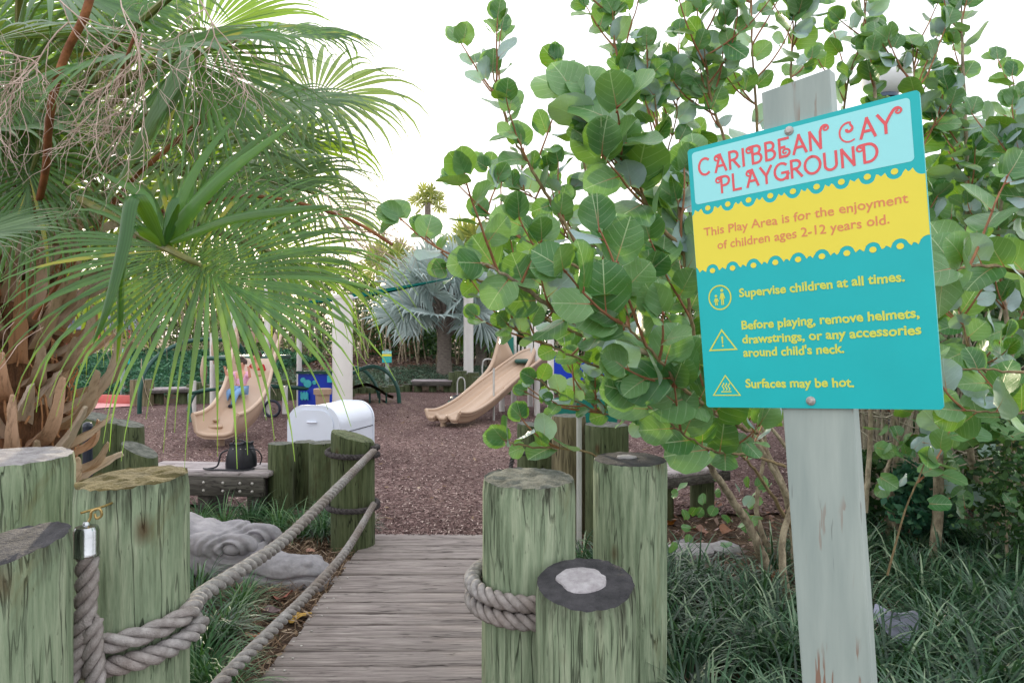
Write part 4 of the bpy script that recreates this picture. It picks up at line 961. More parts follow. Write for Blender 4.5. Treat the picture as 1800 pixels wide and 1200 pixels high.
# ------------------------------------------------------------------ children
def person(label, chain, faces_dir, mats, hs=1.0, hair_long=True):
    """chain: dict of joint -> (pos, radius)"""
    J = chain; root_ = thing('person', Vector((J['pelvis'][0].x, J['pelvis'][0].y, 0)), label, 'person')
    def skin(name, verts, edges, mat, lvl=2, rootv=0):
        me = bpy.data.meshes.new(name); me.from_pydata([tuple(v[0]) for v in verts], edges, []); o = bpy.data.objects.new(name, me)
        o.modifiers.new('k', 'SKIN'); s_ = o.modifiers.new('u', 'SUBSURF'); s_.levels = lvl
        if not me.skin_vertices: me.skin_vertices.new()
        for i, v in enumerate(verts):
            rr = v[1] if hasattr(v[1], '__len__') else (v[1], v[1]); me.skin_vertices[0].data[i].radius = rr
        me.skin_vertices[0].data[rootv].use_root = True
        m2 = evaluated(o); bpy.data.objects.remove(o)
        L = org(root_)
        for v in m2.vertices: v.co -= L
        m2.materials.clear(); m2.materials.append(mat); m2.shade_smooth(); return link(name, m2, root_)
    k = list(J.keys()); ix = {n: i for i, n in enumerate(k)}
    E = [('pelvis','belly'),('belly','chest'),('chest','neck'),('neck','head'),('head','crown'),('pelvis','hipL'),('hipL','kneeL'),('kneeL','ankL'),('ankL','toeL'),('pelvis','hipR'),('hipR','kneeR'),('kneeR','ankR'),('ankR','toeR'),('chest','shL'),('shL','elL'),('elL','wrL'),('wrL','haL'),('chest','shR'),('shR','elR'),('elR','wrR'),('wrR','haR')]
    skin('body', [J[n] for n in k], [(ix[a], ix[b]) for a, b in E], mats['skin'])
    def sub(name, names, edges, mat, g=1.18):
        jj = []; 
        for n in names:
            r_ = J[n][1]; r_ = (r_, r_) if not hasattr(r_, '__len__') else r_; jj.append((J[n][0], (r_[0]*g, r_[1]*g)))
        ii = {n: i for i, n in enumerate(names)}; skin(name, jj, [(ii[a], ii[b]) for a, b in edges], mat)
    sub('shirt', ['pelvis','belly','chest','shL','elL','shR','elR'], [('pelvis','belly'),('belly','chest'),('chest','shL'),('shL','elL'),('chest','shR'),('shR','elR')], mats['top'])
    sub('trousers', ['pelvis','hipL','kneeL','ankL','hipR','kneeR','ankR'], [('pelvis','hipL'),('hipL','kneeL'),('kneeL','ankL'),('pelvis','hipR'),('hipR','kneeR'),('kneeR','ankR')], mats['legs'], 1.22)
    for a, b in (('ankL','toeL'),('ankR','toeR')):
        mb = MB(); mb.tube([J[a][0]-Vector((0,0,.01)), J[a][0].lerp(J[b][0], .5), J[b][0]], [.024, .03, .02], 10); build(mb, 'shoe', M['shoe'], root_)
    hd = J['head'][0]; f = faces_dir.normalized(); side = Vector((f.y, -f.x, 0)).normalized(); up = side.cross(f); up = up if up.z > 0 else -up
    mb = MB(); V = []
    for j in range(9):
        ph = -.35+(PI/2+.35)*j/8
        for i in range(20):
            a = 2*PI*i/20; dr = f*math.cos(a)+side*math.sin(a); fr = 1 if math.cos(a) < .45 or ph > .62 else 0.0
            r_ = .088*hs if fr else .06*hs; V.append(hd+up*(.02+.094*hs*math.sin(ph))+dr*r_*math.cos(ph)-f*.006)
    mb.add(V, [(j*20+i, j*20+(i+1) % 20, (j+1)*20+(i+1) % 20, (j+1)*20+i) for j in range(8) for i in range(20)]); build(mb, 'hair', mats['hair'], root_)
    for s_ in (-1, 1):
        mb = MB(); mb.lathe([(.001, -.008), (.008, -.004), (.009, 0), (.006, .005), (.001, .007)], 10, hd+f*.072*hs+side*.028*s_+up*.008); build(mb, 'eye', M['hair'], root_)
    mb = MB(); mb.lathe([(.002, -.01), (.011, -.006), (.008, .01), (.003, .02)], 8, hd+f*.078*hs-up*.008); build(mb, 'nose', mats['skin'], root_)
    mb = MB(); mb.tube([hd+f*.07*hs+side*q-up*(.034-.3*abs(q)) for q in (-.02, -.01, 0, .01, .02)], .004, 6); build(mb, 'mouth', M['shirt_red'], root_)
    for hn, wn, sg in (('haL', 'wrL', -1), ('haR', 'wrR', 1)):
        h = J[hn][0]; dr = (h-J[wn][0]).normalized(); sdv = dr.cross(f); sdv = sdv.normalized() if sdv.length > .01 else side
        for q in range(4):
            mb = MB(); b0 = h+sdv*(.008*(q-1.5)); mb.tube([b0, b0+dr*(.014+.003*(q in (1, 2))), b0+dr*.026-up*.006], [.0048, .0045, .0036], 6); build(mb, 'finger', mats['skin'], root_)
        mb = MB(); mb.tube([h-dr*.01, h-dr*.002+sdv*.018, h+dr*.012+sdv*.024], [.006, .0052, .004], 6); build(mb, 'thumb', mats['skin'], root_)
    return root_
def pose(o, f, up=Vector((0, 0, 1)), s=1.0, lean=.12, arms='up'):
    sd_ = Vector((f.y, -f.x, 0)).normalized()
    def q(a, b, c): return o+(sd_*a+f*b+Vector((0, 0, c)))*s
    J = {'pelvis': (q(0, 0, 0), (.075*s, .06*s)), 'belly': (q(0, -.02, .10), (.072*s, .058*s)), 'chest': (q(0, -.03, .22), (.082*s, .06*s)), 'neck': (q(0, -.03, .31), .03*s), 'head': (q(0, -.015, .41), (.074*s, .078*s)), 'crown': (q(0, -.02, .46), .05*s)}
    for n, x in (('L', -1), ('R', 1)):
        J['hip'+n] = (q(.055*x, .03, -.01), .055*s); J['knee'+n] = (q(.075*x, .25, -.03), .04*s); J['ank'+n] = (q(.07*x, .36, -.23), .026*s); J['toe'+n] = (q(.075*x, .45, -.22), .02*s)
        J['sh'+n] = (q(.115*x, -.03, .25), .036*s)
        if arms == 'up': J['el'+n] = (q(.19*x, .06, .20), .026*s); J['wr'+n] = (q(.2*x, .1, .31), .02*s); J['ha'+n] = (q(.2*x, .12, .35), (.022*s, .014*s))
        else: J['el'+n] = (q(.18*x, .0, .13), .026*s); J['wr'+n] = (q(.2*x, .12, .09), .02*s); J['ha'+n] = (q(.2*x, .16, .10), (.022*s, .014*s))
    return J
fdir = Vector((-.15, -1, 0)).normalized()
person('toddler in pink top and light blue leggings sitting on the left tan slide', pose(P(423, 684, 10.0), fdir, s=.92, arms='up'), fdir, dict(skin=M['skin'], top=M['shirt_pink'], legs=M['jeans'], hair=M['hair']), .95)
f2 = Vector((-.3, -1, 0)).normalized()
person('child in a red top sitting higher on the left slide behind the toddler', pose(P(450, 668, 10.75), f2, s=.9, arms='side'), f2, dict(skin=M['skin'], top=M['shirt_red'], legs=M['navy'], hair=M['hair']), .9)

# ------------------------------------------------------------------ far signs
def far_sign(px, py0, py1, pyb, d_, wdt, label, rz=0):
    a = P(px, py0, d_); b = P(px, py1, d_); z0 = P(px, pyb, d_).z; t = thing('sign', (a.x, d_, z0), label, 'sign'); rm = Matrix.Rotation(R(rz), 3, 'Z'); c = Vector((a.x, d_, 0))
    mb = MB(); mb.box(c+rm @ Vector((0, .04, (a.z+.05+z0-.3)/2)), (.1, .035, a.z+.05-z0+.3), rm); build(mb, 'post', M['post'], t, smooth=False)
    h = a.z-b.z; mb = MB(); mb.box(c+Vector((0, 0, (a.z+b.z)/2)), (wdt, .012, h), rm); bo = build(mb, 'board', M['teal'], t, smooth=False)
    mb = MB(); mb.box(c+rm @ Vector((0, -.008, 0))+Vector((0, 0, b.z+h*.885)), (wdt*.94, .004, h*.2), rm); build(mb, 'title_panel', M['cyan'], bo, smooth=False)
    mb = MB(); mb.box(c+rm @ Vector((0, -.008, 0))+Vector((0, 0, b.z+h*.65)), (wdt*.99, .004, h*.22), rm); build(mb, 'yellow_band', M['yellow'], bo, smooth=False)
    for q in range(2):
        text(['CARIBBEAN CAY', 'PLAYGROUND'][q], a.x-wdt*.4, a.x+wdt*.4, b.z+h*(.89-.075*q), h*.075, M['coral'], n=0, par=bo, frame=lambda u, n_, v: c+rm @ Vector((u-a.x, -.0115, 0))+Vector((0, 0, v)), jig=False)
    for q, tx in enumerate(['Supervise children at all times.', 'Before playing, remove helmets,', 'drawstrings, or any accessories', 'Surfaces may be hot.']):
        text(tx, a.x-wdt*.3, a.x+wdt*.4, b.z+h*(.42-.1*q), h*.05, M['lemon'], n=0, par=bo, frame=lambda u, n_, v: c+rm @ Vector((u-a.x, -.0075, 0))+Vector((0, 0, v)), jig=False)
far_sign(680, 617, 637, 680, 18.3, .255, 'small distant turquoise and yellow sign on a post in the far planting')
far_sign(218, 616, 640, 698, 15.6, .30, 'distant turquoise sign at left seen nearly edge-on on a pale post', 72)

# street lamp
lx, ly = (1556-900)/1200*6.2, 6.2; t = thing('street_lamp', (lx, ly, 0), 'white globe street lamp with blue-grey ringed collar rising behind the sign', 'street lamp')
mb = MB(); mb.lathe([(.06, 0), (.06, .4), (.045, .45), (.045, 3.42), (.05, 3.46)], 20, (lx, ly, 0)); build(mb, 'pole', M['lampblue'], t)
mb = MB(); pr_ = [(.06, 3.44)]
for q in range(4): pr_ += [(.10+.004*q, 3.46+.045*q), (.10+.004*q, 3.485+.045*q), (.085+.004*q, 3.49+.045*q), (.085+.004*q, 3.50+.045*q)]
mb.lathe(pr_, 28, (lx, ly, 0)); build(mb, 'collar', M['lampblue'], t)
mb = MB(); mb.lathe([(.22*math.sin(a_), 3.83-.22*math.cos(a_)) for a_ in np.linspace(.4, PI-.01, 20)], 32, (lx, ly, 0)); build(mb, 'globe', M['glass_globe'], t)

# ================================================================== PALMS
def fan_mesh(mb, hub, axis, nrm, L, nseg=46, spread=150, droop=.5, costa=.25, wf=1.0, cup=.12, rows=9, split=.42, m=0, seed=None, fold=.22, var=.12):
    """costapalmate fan: folded segments radiating from a curved costa, tips hanging under gravity"""
    rnd = random.Random(seed if seed is not None else random.random())
    ax = Vector(axis).normalized(); nr = Vector(nrm); nr = (nr-ax*nr.dot(ax)).normalized(); sd_ = ax.cross(nr)
    sp = R(spread); dth = 2*sp/nseg
    for i in range(nseg):
        th = -sp+dth*(i+.5)+rnd.uniform(-.25, .25)*dth
        f = max(0, 1-abs(th)/sp); cl = costa*L*f
        st = hub+ax*cl-Vector((0, 0, 1))*(cl*cl/L)*droop*.8
        d_ = (ax*math.cos(th)+sd_*math.sin(th)+nr*cup*(1-abs(math.cos(th))*.4)).normalized()
        ll = L*(1-.28*(abs(th)/sp)**2)*(1+rnd.uniform(-var, var))-cl*.6; dr = droop*(1+rnd.uniform(-.35, .6)); kink = rnd.random() < .10; kp = rnd.uniform(.45, .75)
        wmax = max(.012, ll*split*dth*.98)*wf; p = st.copy(); V = []; UV = []; tw = rnd.uniform(-.5, .5)
        for j in range(rows+1):
            s = j/rows; 
            wd = wmax*(min(1, s/split)**.85 if s < split else (1-((s-split)/(1-split)))**1.15); wd = max(wd, .0012)
            nn = (nr-d_*nr.dot(d_)).normalized(); sv = d_.cross(nn)
            if s > split: q = (s-split)/(1-split)*tw; sv, nn = sv*math.cos(q)+nn*math.sin(q), nn*math.cos(q)-sv*math.sin(q)
            V += [p-sv*wd*.5-nn*wd*fold, p+nn*wd*fold, p+sv*wd*.5-nn*wd*fold]; UV += [(0, s), (.5, s), (1, s)]
            g = dr*(s**2.0)/rows*6.5
            if kink and s > kp: g *= 5
            d_ = (d_+Vector((0, 0, -g))).normalized(); p = p+d_*(ll/rows)
        F = []
        for j in range(rows): F += [(3*j, 3*j+1, 3*j+4, 3*j+3), (3*j+1, 3*j+2, 3*j+5, 3*j+4)]
        mb.add(V, F, m, UV)
def thread(mb, p, d_, L, r=.0012, g=1.2, curl=.6, n=8):
    q = [Vector(p)]; d_ = Vector(d_).normalized()
    for i in range(n):
        d_ = (d_+Vector((random.uniform(-curl, curl)*.5, random.uniform(-curl, curl)*.5, -g/n+random.uniform(-curl, curl)*.4))).normalized(); q.append(q[-1]+d_*L/n)
    mb.tube(q, [r*(1-.6*i/n) for i in range(n+1)], 3, caps=False)
C0 = P(25, 330, 2.95)
palm = thing('palm_tree', (C0.x, C0.y, 0), 'big shaggy fan palm at left with drooping fronds and orange-brown bootjack trunk', 'palm tree')
mb = MB(); V = []; n = 40; rr_ = 30
for j in range(rr_+1):
    z = -.1+(C0.z+.2+.1)*j/rr_
    for i in range(n):
        a = 2*PI*i/n; r_ = (.205+.02*math.sin(z*3))*(1+.10*noise.noise((math.cos(a)*2.5, math.sin(a)*2.5, z*3))+.05*noise.noise((a*3, z*14, 3))); V.append((C0.x+r_*math.cos(a), C0.y+r_*math.sin(a), z))
mb.add(V, [(j*n+i, j*n+(i+1) % n, (j+1)*n+(i+1) % n, (j+1)*n+i) for j in range(rr_) for i in range(n)]); build(mb, 'trunk', M['fibre'], palm)
# leaf bases (boots): shared meshes
bm_ = []
for v_ in range(4):
    mb = MB(); L_ = [.26, .34, .42, .30][v_]; nn = 8; V = []
    rnd = random.Random(v_)
    for j in range(nn+1):
        s = j/nn; wd = .050*(1-s)**.8+.026; th_ = .026*(1-s)+.010; bend = -.05*math.sin(s*PI)*[1, .4, 1.3, -.3][v_]; x = s*L_; tw = s*[.5, -.4, .8, -.9][v_]
        for (a, b) in ((-1, -.5), (-.55, .6), (.0, .9), (.55, .6), (1, -.5), (0, -.2)):
            yy_ = a*wd*.5; zz_ = b*th_+bend; yy2 = yy_*math.cos(tw)-b*th_*math.sin(tw); zz2 = bend+yy_*math.sin(tw)+b*th_*math.cos(tw)
            V.append((yy2+.006*noise.noise((x*20, a*3, v_)), x, zz2+.006*noise.noise((x*25, a*5, v_+3))))
    F = [(j*6+i, j*6+(i+1) % 6, j*6+6+(i+1) % 6, j*6+6+i) for j in range(nn) for i in range(6)]+[(5, 4, 3, 2, 1, 0), tuple(nn*6+i for i in range(6))]
    mb.add(V, F); o = build(mb, 'leaf_base', M['boot'], ang=30); bm_.append(o.data); bpy.data.objects.remove(o)
for i in range(230):
    a = i*2.39996; z = .30+i*.0074; rr_ = .185
    if math.sin(a) > .55: continue
    dirv = Vector((math.cos(a)*1.0, math.sin(a)*1.0, random.uniform(.55, 1.5)*(1 if i > 60 else .45))); m_ = rot_dir(dirv, Vector((math.cos(a)*-.5, math.sin(a)*-.5, 1)))
    o = bpy.data.objects.new('leaf_base', bm_[i % 4]); COL.objects.link(o); o.parent = palm; o.matrix_local = Matrix.Translation(Vector((rr_*math.cos(a), rr_*math.sin(a), z))) @ m_.to_4x4() @ Matrix.Diagonal((1, random.uniform(.7, 1.25), 1, 1))
# fibre straps criss-crossing
mb = MB()
for i in range(160):
    a = random.uniform(PI, 2*PI+.6); z = random.uniform(.5, 2.0); p = C0.xy.to_3d()+Vector((.225*math.cos(a), .225*math.sin(a), z)); q = []
    da = random.uniform(-.5, .5); dz_ = random.uniform(.08, .25)
    for s in range(5): aa = a+da*s/4; q.append(C0.xy.to_3d()+Vector(((.222+.02*math.sin(s*2+i))*math.cos(aa), (.222+.02*math.sin(s*2+i))*math.sin(aa), z+dz_*s/4)))
    mb.tube(q, random.uniform(.002, .006), 4)
tag(build(mb, 'fibre', M['boot'], palm), kind='stuff')
mb = MB()
FR = [ # hub px,py,d | axis target px,py,dd | L nseg spread droop costa  up-normal
 ((285, 432, 1.85), (1.0, -.25, -.35), (-.1, -.75, .65), .64, 84, 172, .66, .34, 'palm'),
 ((238, 98, 2.15), (1.0, -.15, .12), (0, -.5, .85), .60, 52, 150, .62, .25, 'palm'),
 ((330, 92, 2.05), (.62, -.2, -.75), (.3, -.8, .3), .55, 34, 74, .45, .1, 'palm'),
 ((70, 250, 2.35), (-.3, 0, -.9), (0, -.9, .2), .50, 46, 150, .8, .3, 'palm'),
 ((20, 130, 2.45), (.2, 0, -1), (0, -.9, .2), .55, 46, 160, .8, .3, 'palm_old'),
 ((120, 330, 2.5), (-.9, 0, -.3), (0, -.9, .3), .42, 40, 150, 1.0, .3, 'palm_old'),
 ((-60, 70, 2.3), (1, 0, .05), (0, -.3, .9), .62, 40, 110, .25, .2, 'palm_old'),
 ((-50, 235, 2.4), (1, .1, .15), (0, -.4, .9), .58, 40, 120, .35, .2, 'palm_old'),
 ((40, -60, 2.5), (.9, 0, -.4), (0, -.5, .9), .72, 44, 130, .4, .25, 'palm'),
 ((330, -30, 2.35), (1, .1, .35), (0, -.5, .8), .50, 46, 140, .6, .25, 'palm'),
 ((430, 175, 2.6), (1, .1, .10), (0, -.5, .8), .52, 50, 140, .9, .3, 'palm_old'),
 ((400, 325, 2.7), (1, -.1, .10), (0, -.6, .8), .60, 52, 150, .75, .3, 'palm_old'),
 ((300, 245, 2.55), (.8, 0, -.4), (0, -.7, .6), .60, 50, 150, 1.5, .3, 'palm_old'),
 ((430, 425, 2.45), (1, 0, -.25), (0, -.6, .7), .56, 46, 130, .95, .3, 'palm'),
 ((-90, 420, 2.1), (1, -.1, .1), (0, -.5, .8), .44, 26, 60, .25, .2, 'palm_old'),
 ((180, 330, 3.1), (.4, .2, -.5), (0, -.8, .5), .60, 44, 160, .9, .3, 'palm_old'),
 ((440, 60, 2.9), (1, .2, .15), (0, -.5, .8), .54, 46, 140, .8, .3, 'palm'),
 ((110, 190, 3.0), (.3, .1, .5), (0, -.8, .4), .60, 42, 170, .6, .3, 'palm'),
 ((380, 200, 3.2), (1, .2, -.1), (0, -.6, .7), .66, 44, 140, 1.0, .3, 'palm_old'),
 ((160, 20, 2.9), (.2, 0, .8), (0, -.9, .2), .55, 40, 160, .4, .2, 'palm'),
 ((20, 150, 3.3), (-.5, 0, .3), (0, -.9, .3), .70, 44, 170, .6, .2, 'palm'),
 ((250, 420, 3.2), (.8, .2, -.3), (0, -.6, .7), .55, 44, 150, 1.3, .3, 'palm_old'),
 ((60, 470, 3.3), (-.3, .2, -.5), (0, -.6, .7), .50, 36, 150, 1.1, .3, 'palm_old'),
 ((520, 330, 3.1), (1, .2, -.3), (0, -.6, .7), .50, 40, 120, 1.2, .3, 'palm_old'),
 ((60, 40, 3.5), (-.3, .1, .5), (0, -.8, .5), 0.75, 42, 165, 0.5, .3, 'palm'),
 ((200, 160, 3.6), (.5, .1, -.2), (0, -.8, .5), 0.75, 42, 165, 0.7, .3, 'palm'),
 ((320, 60, 3.5), (.8, .1, .3), (0, -.8, .5), 0.70, 42, 165, 0.5, .3, 'palm'),
 ((60, 250, 3.7), (-.6, .1, .1), (0, -.8, .5), 0.75, 42, 165, 0.8, .3, 'palm'),
 ((340, 330, 3.6), (.7, .1, -.4), (0, -.8, .5), 0.72, 42, 165, 1.2, .3, 'palm_old'),
 ((150, 420, 3.7), (.1, .1, -.8), (0, -.8, .5), 0.60, 42, 165, 1.1, .3, 'palm_old'),
 ((-40, 120, 3.1), (-.1, .1, .6), (0, -.8, .5), 0.70, 42, 165, 0.5, .3, 'palm'),
 ((440, 250, 3.5), (.9, .1, .1), (0, -.8, .5), 0.66, 42, 165, 0.9, .3, 'palm'),
 ((240, 10, 3.2), (.5, 0, .8), (0, -.8, .5), 0.66, 42, 165, 0.4, .3, 'palm'),
 ((520, 160, 3.3), (.9, .2, .1), (0, -.8, .5), 0.60, 42, 165, 0.8, .3, 'palm_old'),
]
for k_, (hb_, ax_, nr_, L_, ns, sp_, dr_, co_, mt) in enumerate(FR):
    hub = P(*hb_); ax_ = Vector((ax_[0], ax_[1], ax_[2])); mb = MB()
    fan_mesh(mb, hub, ax_, nr_, L_, ns, sp_, dr_, co_, seed=k_*3+1); fr = build(mb, 'frond', M[mt], palm, ang=None)
    mb = MB(); mid = (C0+hub)*.5+Vector((0, 0, .10 if hub.z > C0.z-.2 else .05)); mb.tube(smooth_path([C0+(hub-C0).normalized()*.1, mid, hub, hub+ax_.normalized()*L_*co_*.6-Vector((0, 0, L_*co_*.25*dr_*.4))], 5), [.016]*6+[.013]*5+[.009]*3+[.006]*2, 7); build(mb, 'petiole', M['petiole'], fr)
    mb = MB()
    for q in range(26):
        a_ = random.uniform(-R(sp_), R(sp_)); axn = ax_.normalized(); nr2 = Vector(nr_); nr2 = (nr2-axn*nr2.dot(axn)).normalized(); s2 = axn.cross(nr2); dd = axn*math.cos(a_)+s2*math.sin(a_)
        thread(mb, hub+dd*L_*random.uniform(.35, .6)-Vector((0, 0, .03*dr_)), dd, random.uniform(.08, .22), .0009)
    tag(build(mb, 'filament', M['inflo'], fr), kind='stuff')
# bent-over broad segments and spear blades of the nearest frond
def blade(path, wd, mt, name='leaflet', nrm=(0, -1, .3)):
    pts = smooth_path(path, 6); n = len(pts); V = []; UV = []; nv = Vector(nrm).normalized()
    for i, p in enumerate(pts):
        tg = (pts[min(i+1, n-1)]-pts[max(i-1, 0)]).normalized(); nn = (nv-tg*nv.dot(tg)).normalized(); sv = tg.cross(nn); s = i/(n-1); w_ = wd*(min(1, s*5+.35))*(1-s**2.2)**.8+.0008
        V += [p-sv*w_*.5-nn*w_*.2, p+nn*w_*.15, p+sv*w_*.5-nn*w_*.2]; UV += [(0, s), (.5, s), (1, s)]
    F = []
    for j in range(n-1): F += [(3*j, 3*j+1, 3*j+4, 3*j+3), (3*j+1, 3*j+2, 3*j+5, 3*j+4)]
    mb = MB(); mb.add(V, F, 0, UV); return build(mb, name, M[mt], palm, ang=None)
blade([P(333, 84, 1.9), P(300, 145, 1.88), P(262, 210, 1.86), P(205, 330, 1.9)], .052, 'palm_old')
blade([P(322, 130, 1.93), P(290, 190, 1.92), P(250, 250, 1.92), P(170, 380, 1.95)], .040, 'palm_old')
blade([P(285, 432, 1.84), P(330, 370, 1.80), P(400, 300, 1.78), P(520, 212, 1.8)], .050, 'palm')
blade([P(285, 432, 1.85), P(345, 350, 1.82), P(400, 290, 1.8), P(480, 222, 1.82)], .040, 'palm')
blade([P(285, 432, 1.84), P(315, 350, 1.84), P(360, 270, 1.86), P(415, 205, 1.9)], .034, 'palm')
blade([P(285, 432, 1.82), P(300, 380, 1.80), P(305, 352, 1.78), P(296, 372, 1.76), P(290, 400, 1.75)], .034, 'palm')
blade([P(282, 432, 1.82), P(268, 390, 1.82), P(255, 345, 1.84), P(210, 320, 1.86), P(170, 300, 1.88)], .03, 'palm')
blade([P(285, 432, 1.80), P(235, 345, 1.72), P(215, 430, 1.65), P(190, 530, 1.62), P(163, 605, 1.62)], .040, 'palm')
blade([P(285, 432, 1.80), P(232, 400, 1.70), P(212, 470, 1.66), P(210, 560, 1.66), P(205, 640, 1.68)], .026, 'palm')
blade([P(300, 425, 1.80), P(400, 385, 1.68), P(520, 368, 1.62), P(585, 362, 1.62)], .030, 'palm')
# tangle of dry twigs (old flower stalks) and stalk
def twigs(start, d_, L, lvl, mb, r):
    q = [Vector(start)]; d_ = Vector(d_).normalized(); n = 7
    for i in range(n):
        d_ = (d_+Vector((random.uniform(-.35, .35), random.uniform(-.25, .25), random.uniform(-.42, .3)))).normalized(); q.append(q[-1]+d_*L/n)
    mb.tube(q, [r*(1-.5*i/n) for i in range(n+1)], 4 if lvl else 3, caps=False)
    if lvl:
        for i in range(2, n+1):
            for s in range(2 if (lvl > 1 and i % 2) else 1): twigs(q[i], d_+Vector((random.uniform(-1, 1), random.uniform(-.5, .5), random.uniform(-1, .8))), L*random.uniform(.45, .75), lvl-1, mb, r*.6)
for (st, dr, L_) in ((P(60, -30, 1.9), (.5, 0, -.5), .34), (P(200, -40, 1.85), (.3, 0, -.9), .36), (P(330, -30, 1.8), (.25, 0, -.8), .25), (P(250, 60, 1.8), (-.2, 0, -.9), .24), (P(-20, 90, 2.0), (.8, 0, -.2), .25), (P(120, 40, 1.9), (-.6, 0, -.5), .28), (P(520, 350, 2.5), (.7, 0, -.4), .34), (P(560, 330, 2.4), (.6, 0, -.5), .3), (P(220, 100, 1.9), (-.1, 0, -1), .28)):
    mb = MB(); twigs(st, dr, L_, 2, mb, .0026); tag(build(mb, 'dry_twigs', M['inflo'], palm, ang=None), kind='stuff')
mb = MB(); mb.tube(smooth_path([P(165, -30, 1.95), P(148, 30, 1.96), P(118, 90, 2.0), P(98, 150, 2.02), P(86, 220, 2.06), P(80, 300, 2.2), P(62, 380, 2.45)], 6), .0115, 8); build(mb, 'stalk', M['stalk'], palm)
mb = MB(); mb.tube(smooth_path([P(238, 60, 1.9), P(225, 95, 1.92), P(208, 150, 1.96)], 6), .0045, 6); mb.tube(smooth_path([P(60, 560, 2.6), P(150, 430, 2.5), P(240, 310, 2.45), P(430, 150, 2.5)], 6), .009, 6); mb.tube(smooth_path([P(180, 380, 2.5), P(300, 370, 2.45), P(450, 345, 2.4), P(600, 380, 2.4), P(690, 430, 2.4)], 6), .006, 6); build(mb, 'stalk', M['stalk'], palm)

# silver palm and further palms
def palm_tree(px, d_, zb, zc, tr, rad, nf, mat, label, nseg=26, tmat='palmtrunk', L=None, droop=.25, spread=140, seed=0, boots=True, low=-.35):
    x = (px-900)/1200*d_; t = thing('palm_tree', (x, d_, zb), label, 'palm tree'); rnd = random.Random(seed)
    mb = MB(); prof = [(tr*1.25, 0), (tr*1.1, .15), (tr, .5), (tr*.98, (zc-zb)*.8), (tr*.8, zc-zb)]
    V = []; n = 20; m_ = 24
    for j in range(m_+1):
        s = j/m_; z = zb-.2+(zc-zb+.2)*s; r_ = tr*(1.18-.2*s)+.012*math.sin(s*60)*(1 if j % 2 else -1)
        for i in range(n): a = 2*PI*i/n; V.append((x+r_*math.cos(a), d_+r_*math.sin(a), z))
    mb.add(V, [(j*n+i, j*n+(i+1) % n, (j+1)*n+(i+1) % n, (j+1)*n+i) for j in range(m_) for i in range(n)]); build(mb, 'trunk', M[tmat], t)
    cr = Vector((x, d_, zc))
    for i in range(nf):
        az = i*2.39996+rnd.uniform(-.2, .2); el = low+(1.35-low)*((i+.5)/nf)+rnd.uniform(-.1, .1); dv = Vector((math.cos(az)*math.cos(el), math.sin(az)*math.cos(el), math.sin(el)))
        pl = rad*rnd.uniform(.42, .55); hub = cr+dv*pl-Vector((0, 0, .05*rad)); mb = MB()
        nrm = Vector((-math.cos(az)*math.sin(el), -math.sin(az)*math.sin(el), math.cos(el)))
        fan_mesh(mb, hub, dv, nrm*.7+Vector((0, -1.1, .1)), (L or rad*.62), nseg, spread, droop, .25, rows=5, seed=seed*100+i, wf=1.1, split=.55, cup=.2)
        fr = build(mb, 'frond', M[mat], t, ang=None); mb = MB(); mb.tube([cr-Vector((0, 0, .15)), cr+dv*pl*.5, hub], [.04*rad/2, .025*rad/2, .018*rad/2], 5); build(mb, 'petiole', M['petiole' if mat != 'silver' else 'palmtrunk'], fr)
    if boots:
        for i in range(14):
            az = i*2.4; mb = MB(); q = cr+Vector((math.cos(az)*tr*.8, math.sin(az)*tr*.8, -.75+i*.04)); mb.tube([q, q+Vector((math.cos(az)*.18, math.sin(az)*.18, .22)), q+Vector((math.cos(az)*.24, math.sin(az)*.24, .5))], [.07, .05, .025], 5); build(mb, 'leaf_base', M['palmtrunk'], t)
    return t
palm_tree(781, 20, .42, 2.2, .19, 2.05, 34, 'silver', 'silver-blue fan palm standing behind the small far bench', 28, seed=3, low=-.25)
palm_tree(835, 27, .7, 4.6, .2, 1.6, 16, 'farpalm', 'green fan palm rising directly behind the silver palm', 20, seed=4)
palm_tree(905, 25, .7, 3.6, .2, 1.7, 16, 'palm', 'green fan palm behind the right slide, half hidden by sea grape', 20, seed=5)
palm_tree(846, 21.5, .5, 1.9, .16, 1.3, 16, 'palm', 'low green fan palm just right of the farther white pole', 22, seed=15, low=-.9)
palm_tree(752, 42, .7, 9.6, .18, 1.25, 14, 'farpalm', 'lone tall distant palm whose yellow-green head stands against the sky', 14, seed=6, boots=False, droop=.6)
palm_tree(690, 30, .7, 4.2, .2, 1.7, 14, 'farpalm', 'fan palm in the back row left of the silver palm', 18, seed=7)
palm_tree(268, 24, .7, 2.6, .12, 1.1, 12, 'palm_old', 'small distant palm between the pavilion roof and the bamboo screen', 16, seed=8, boots=False)

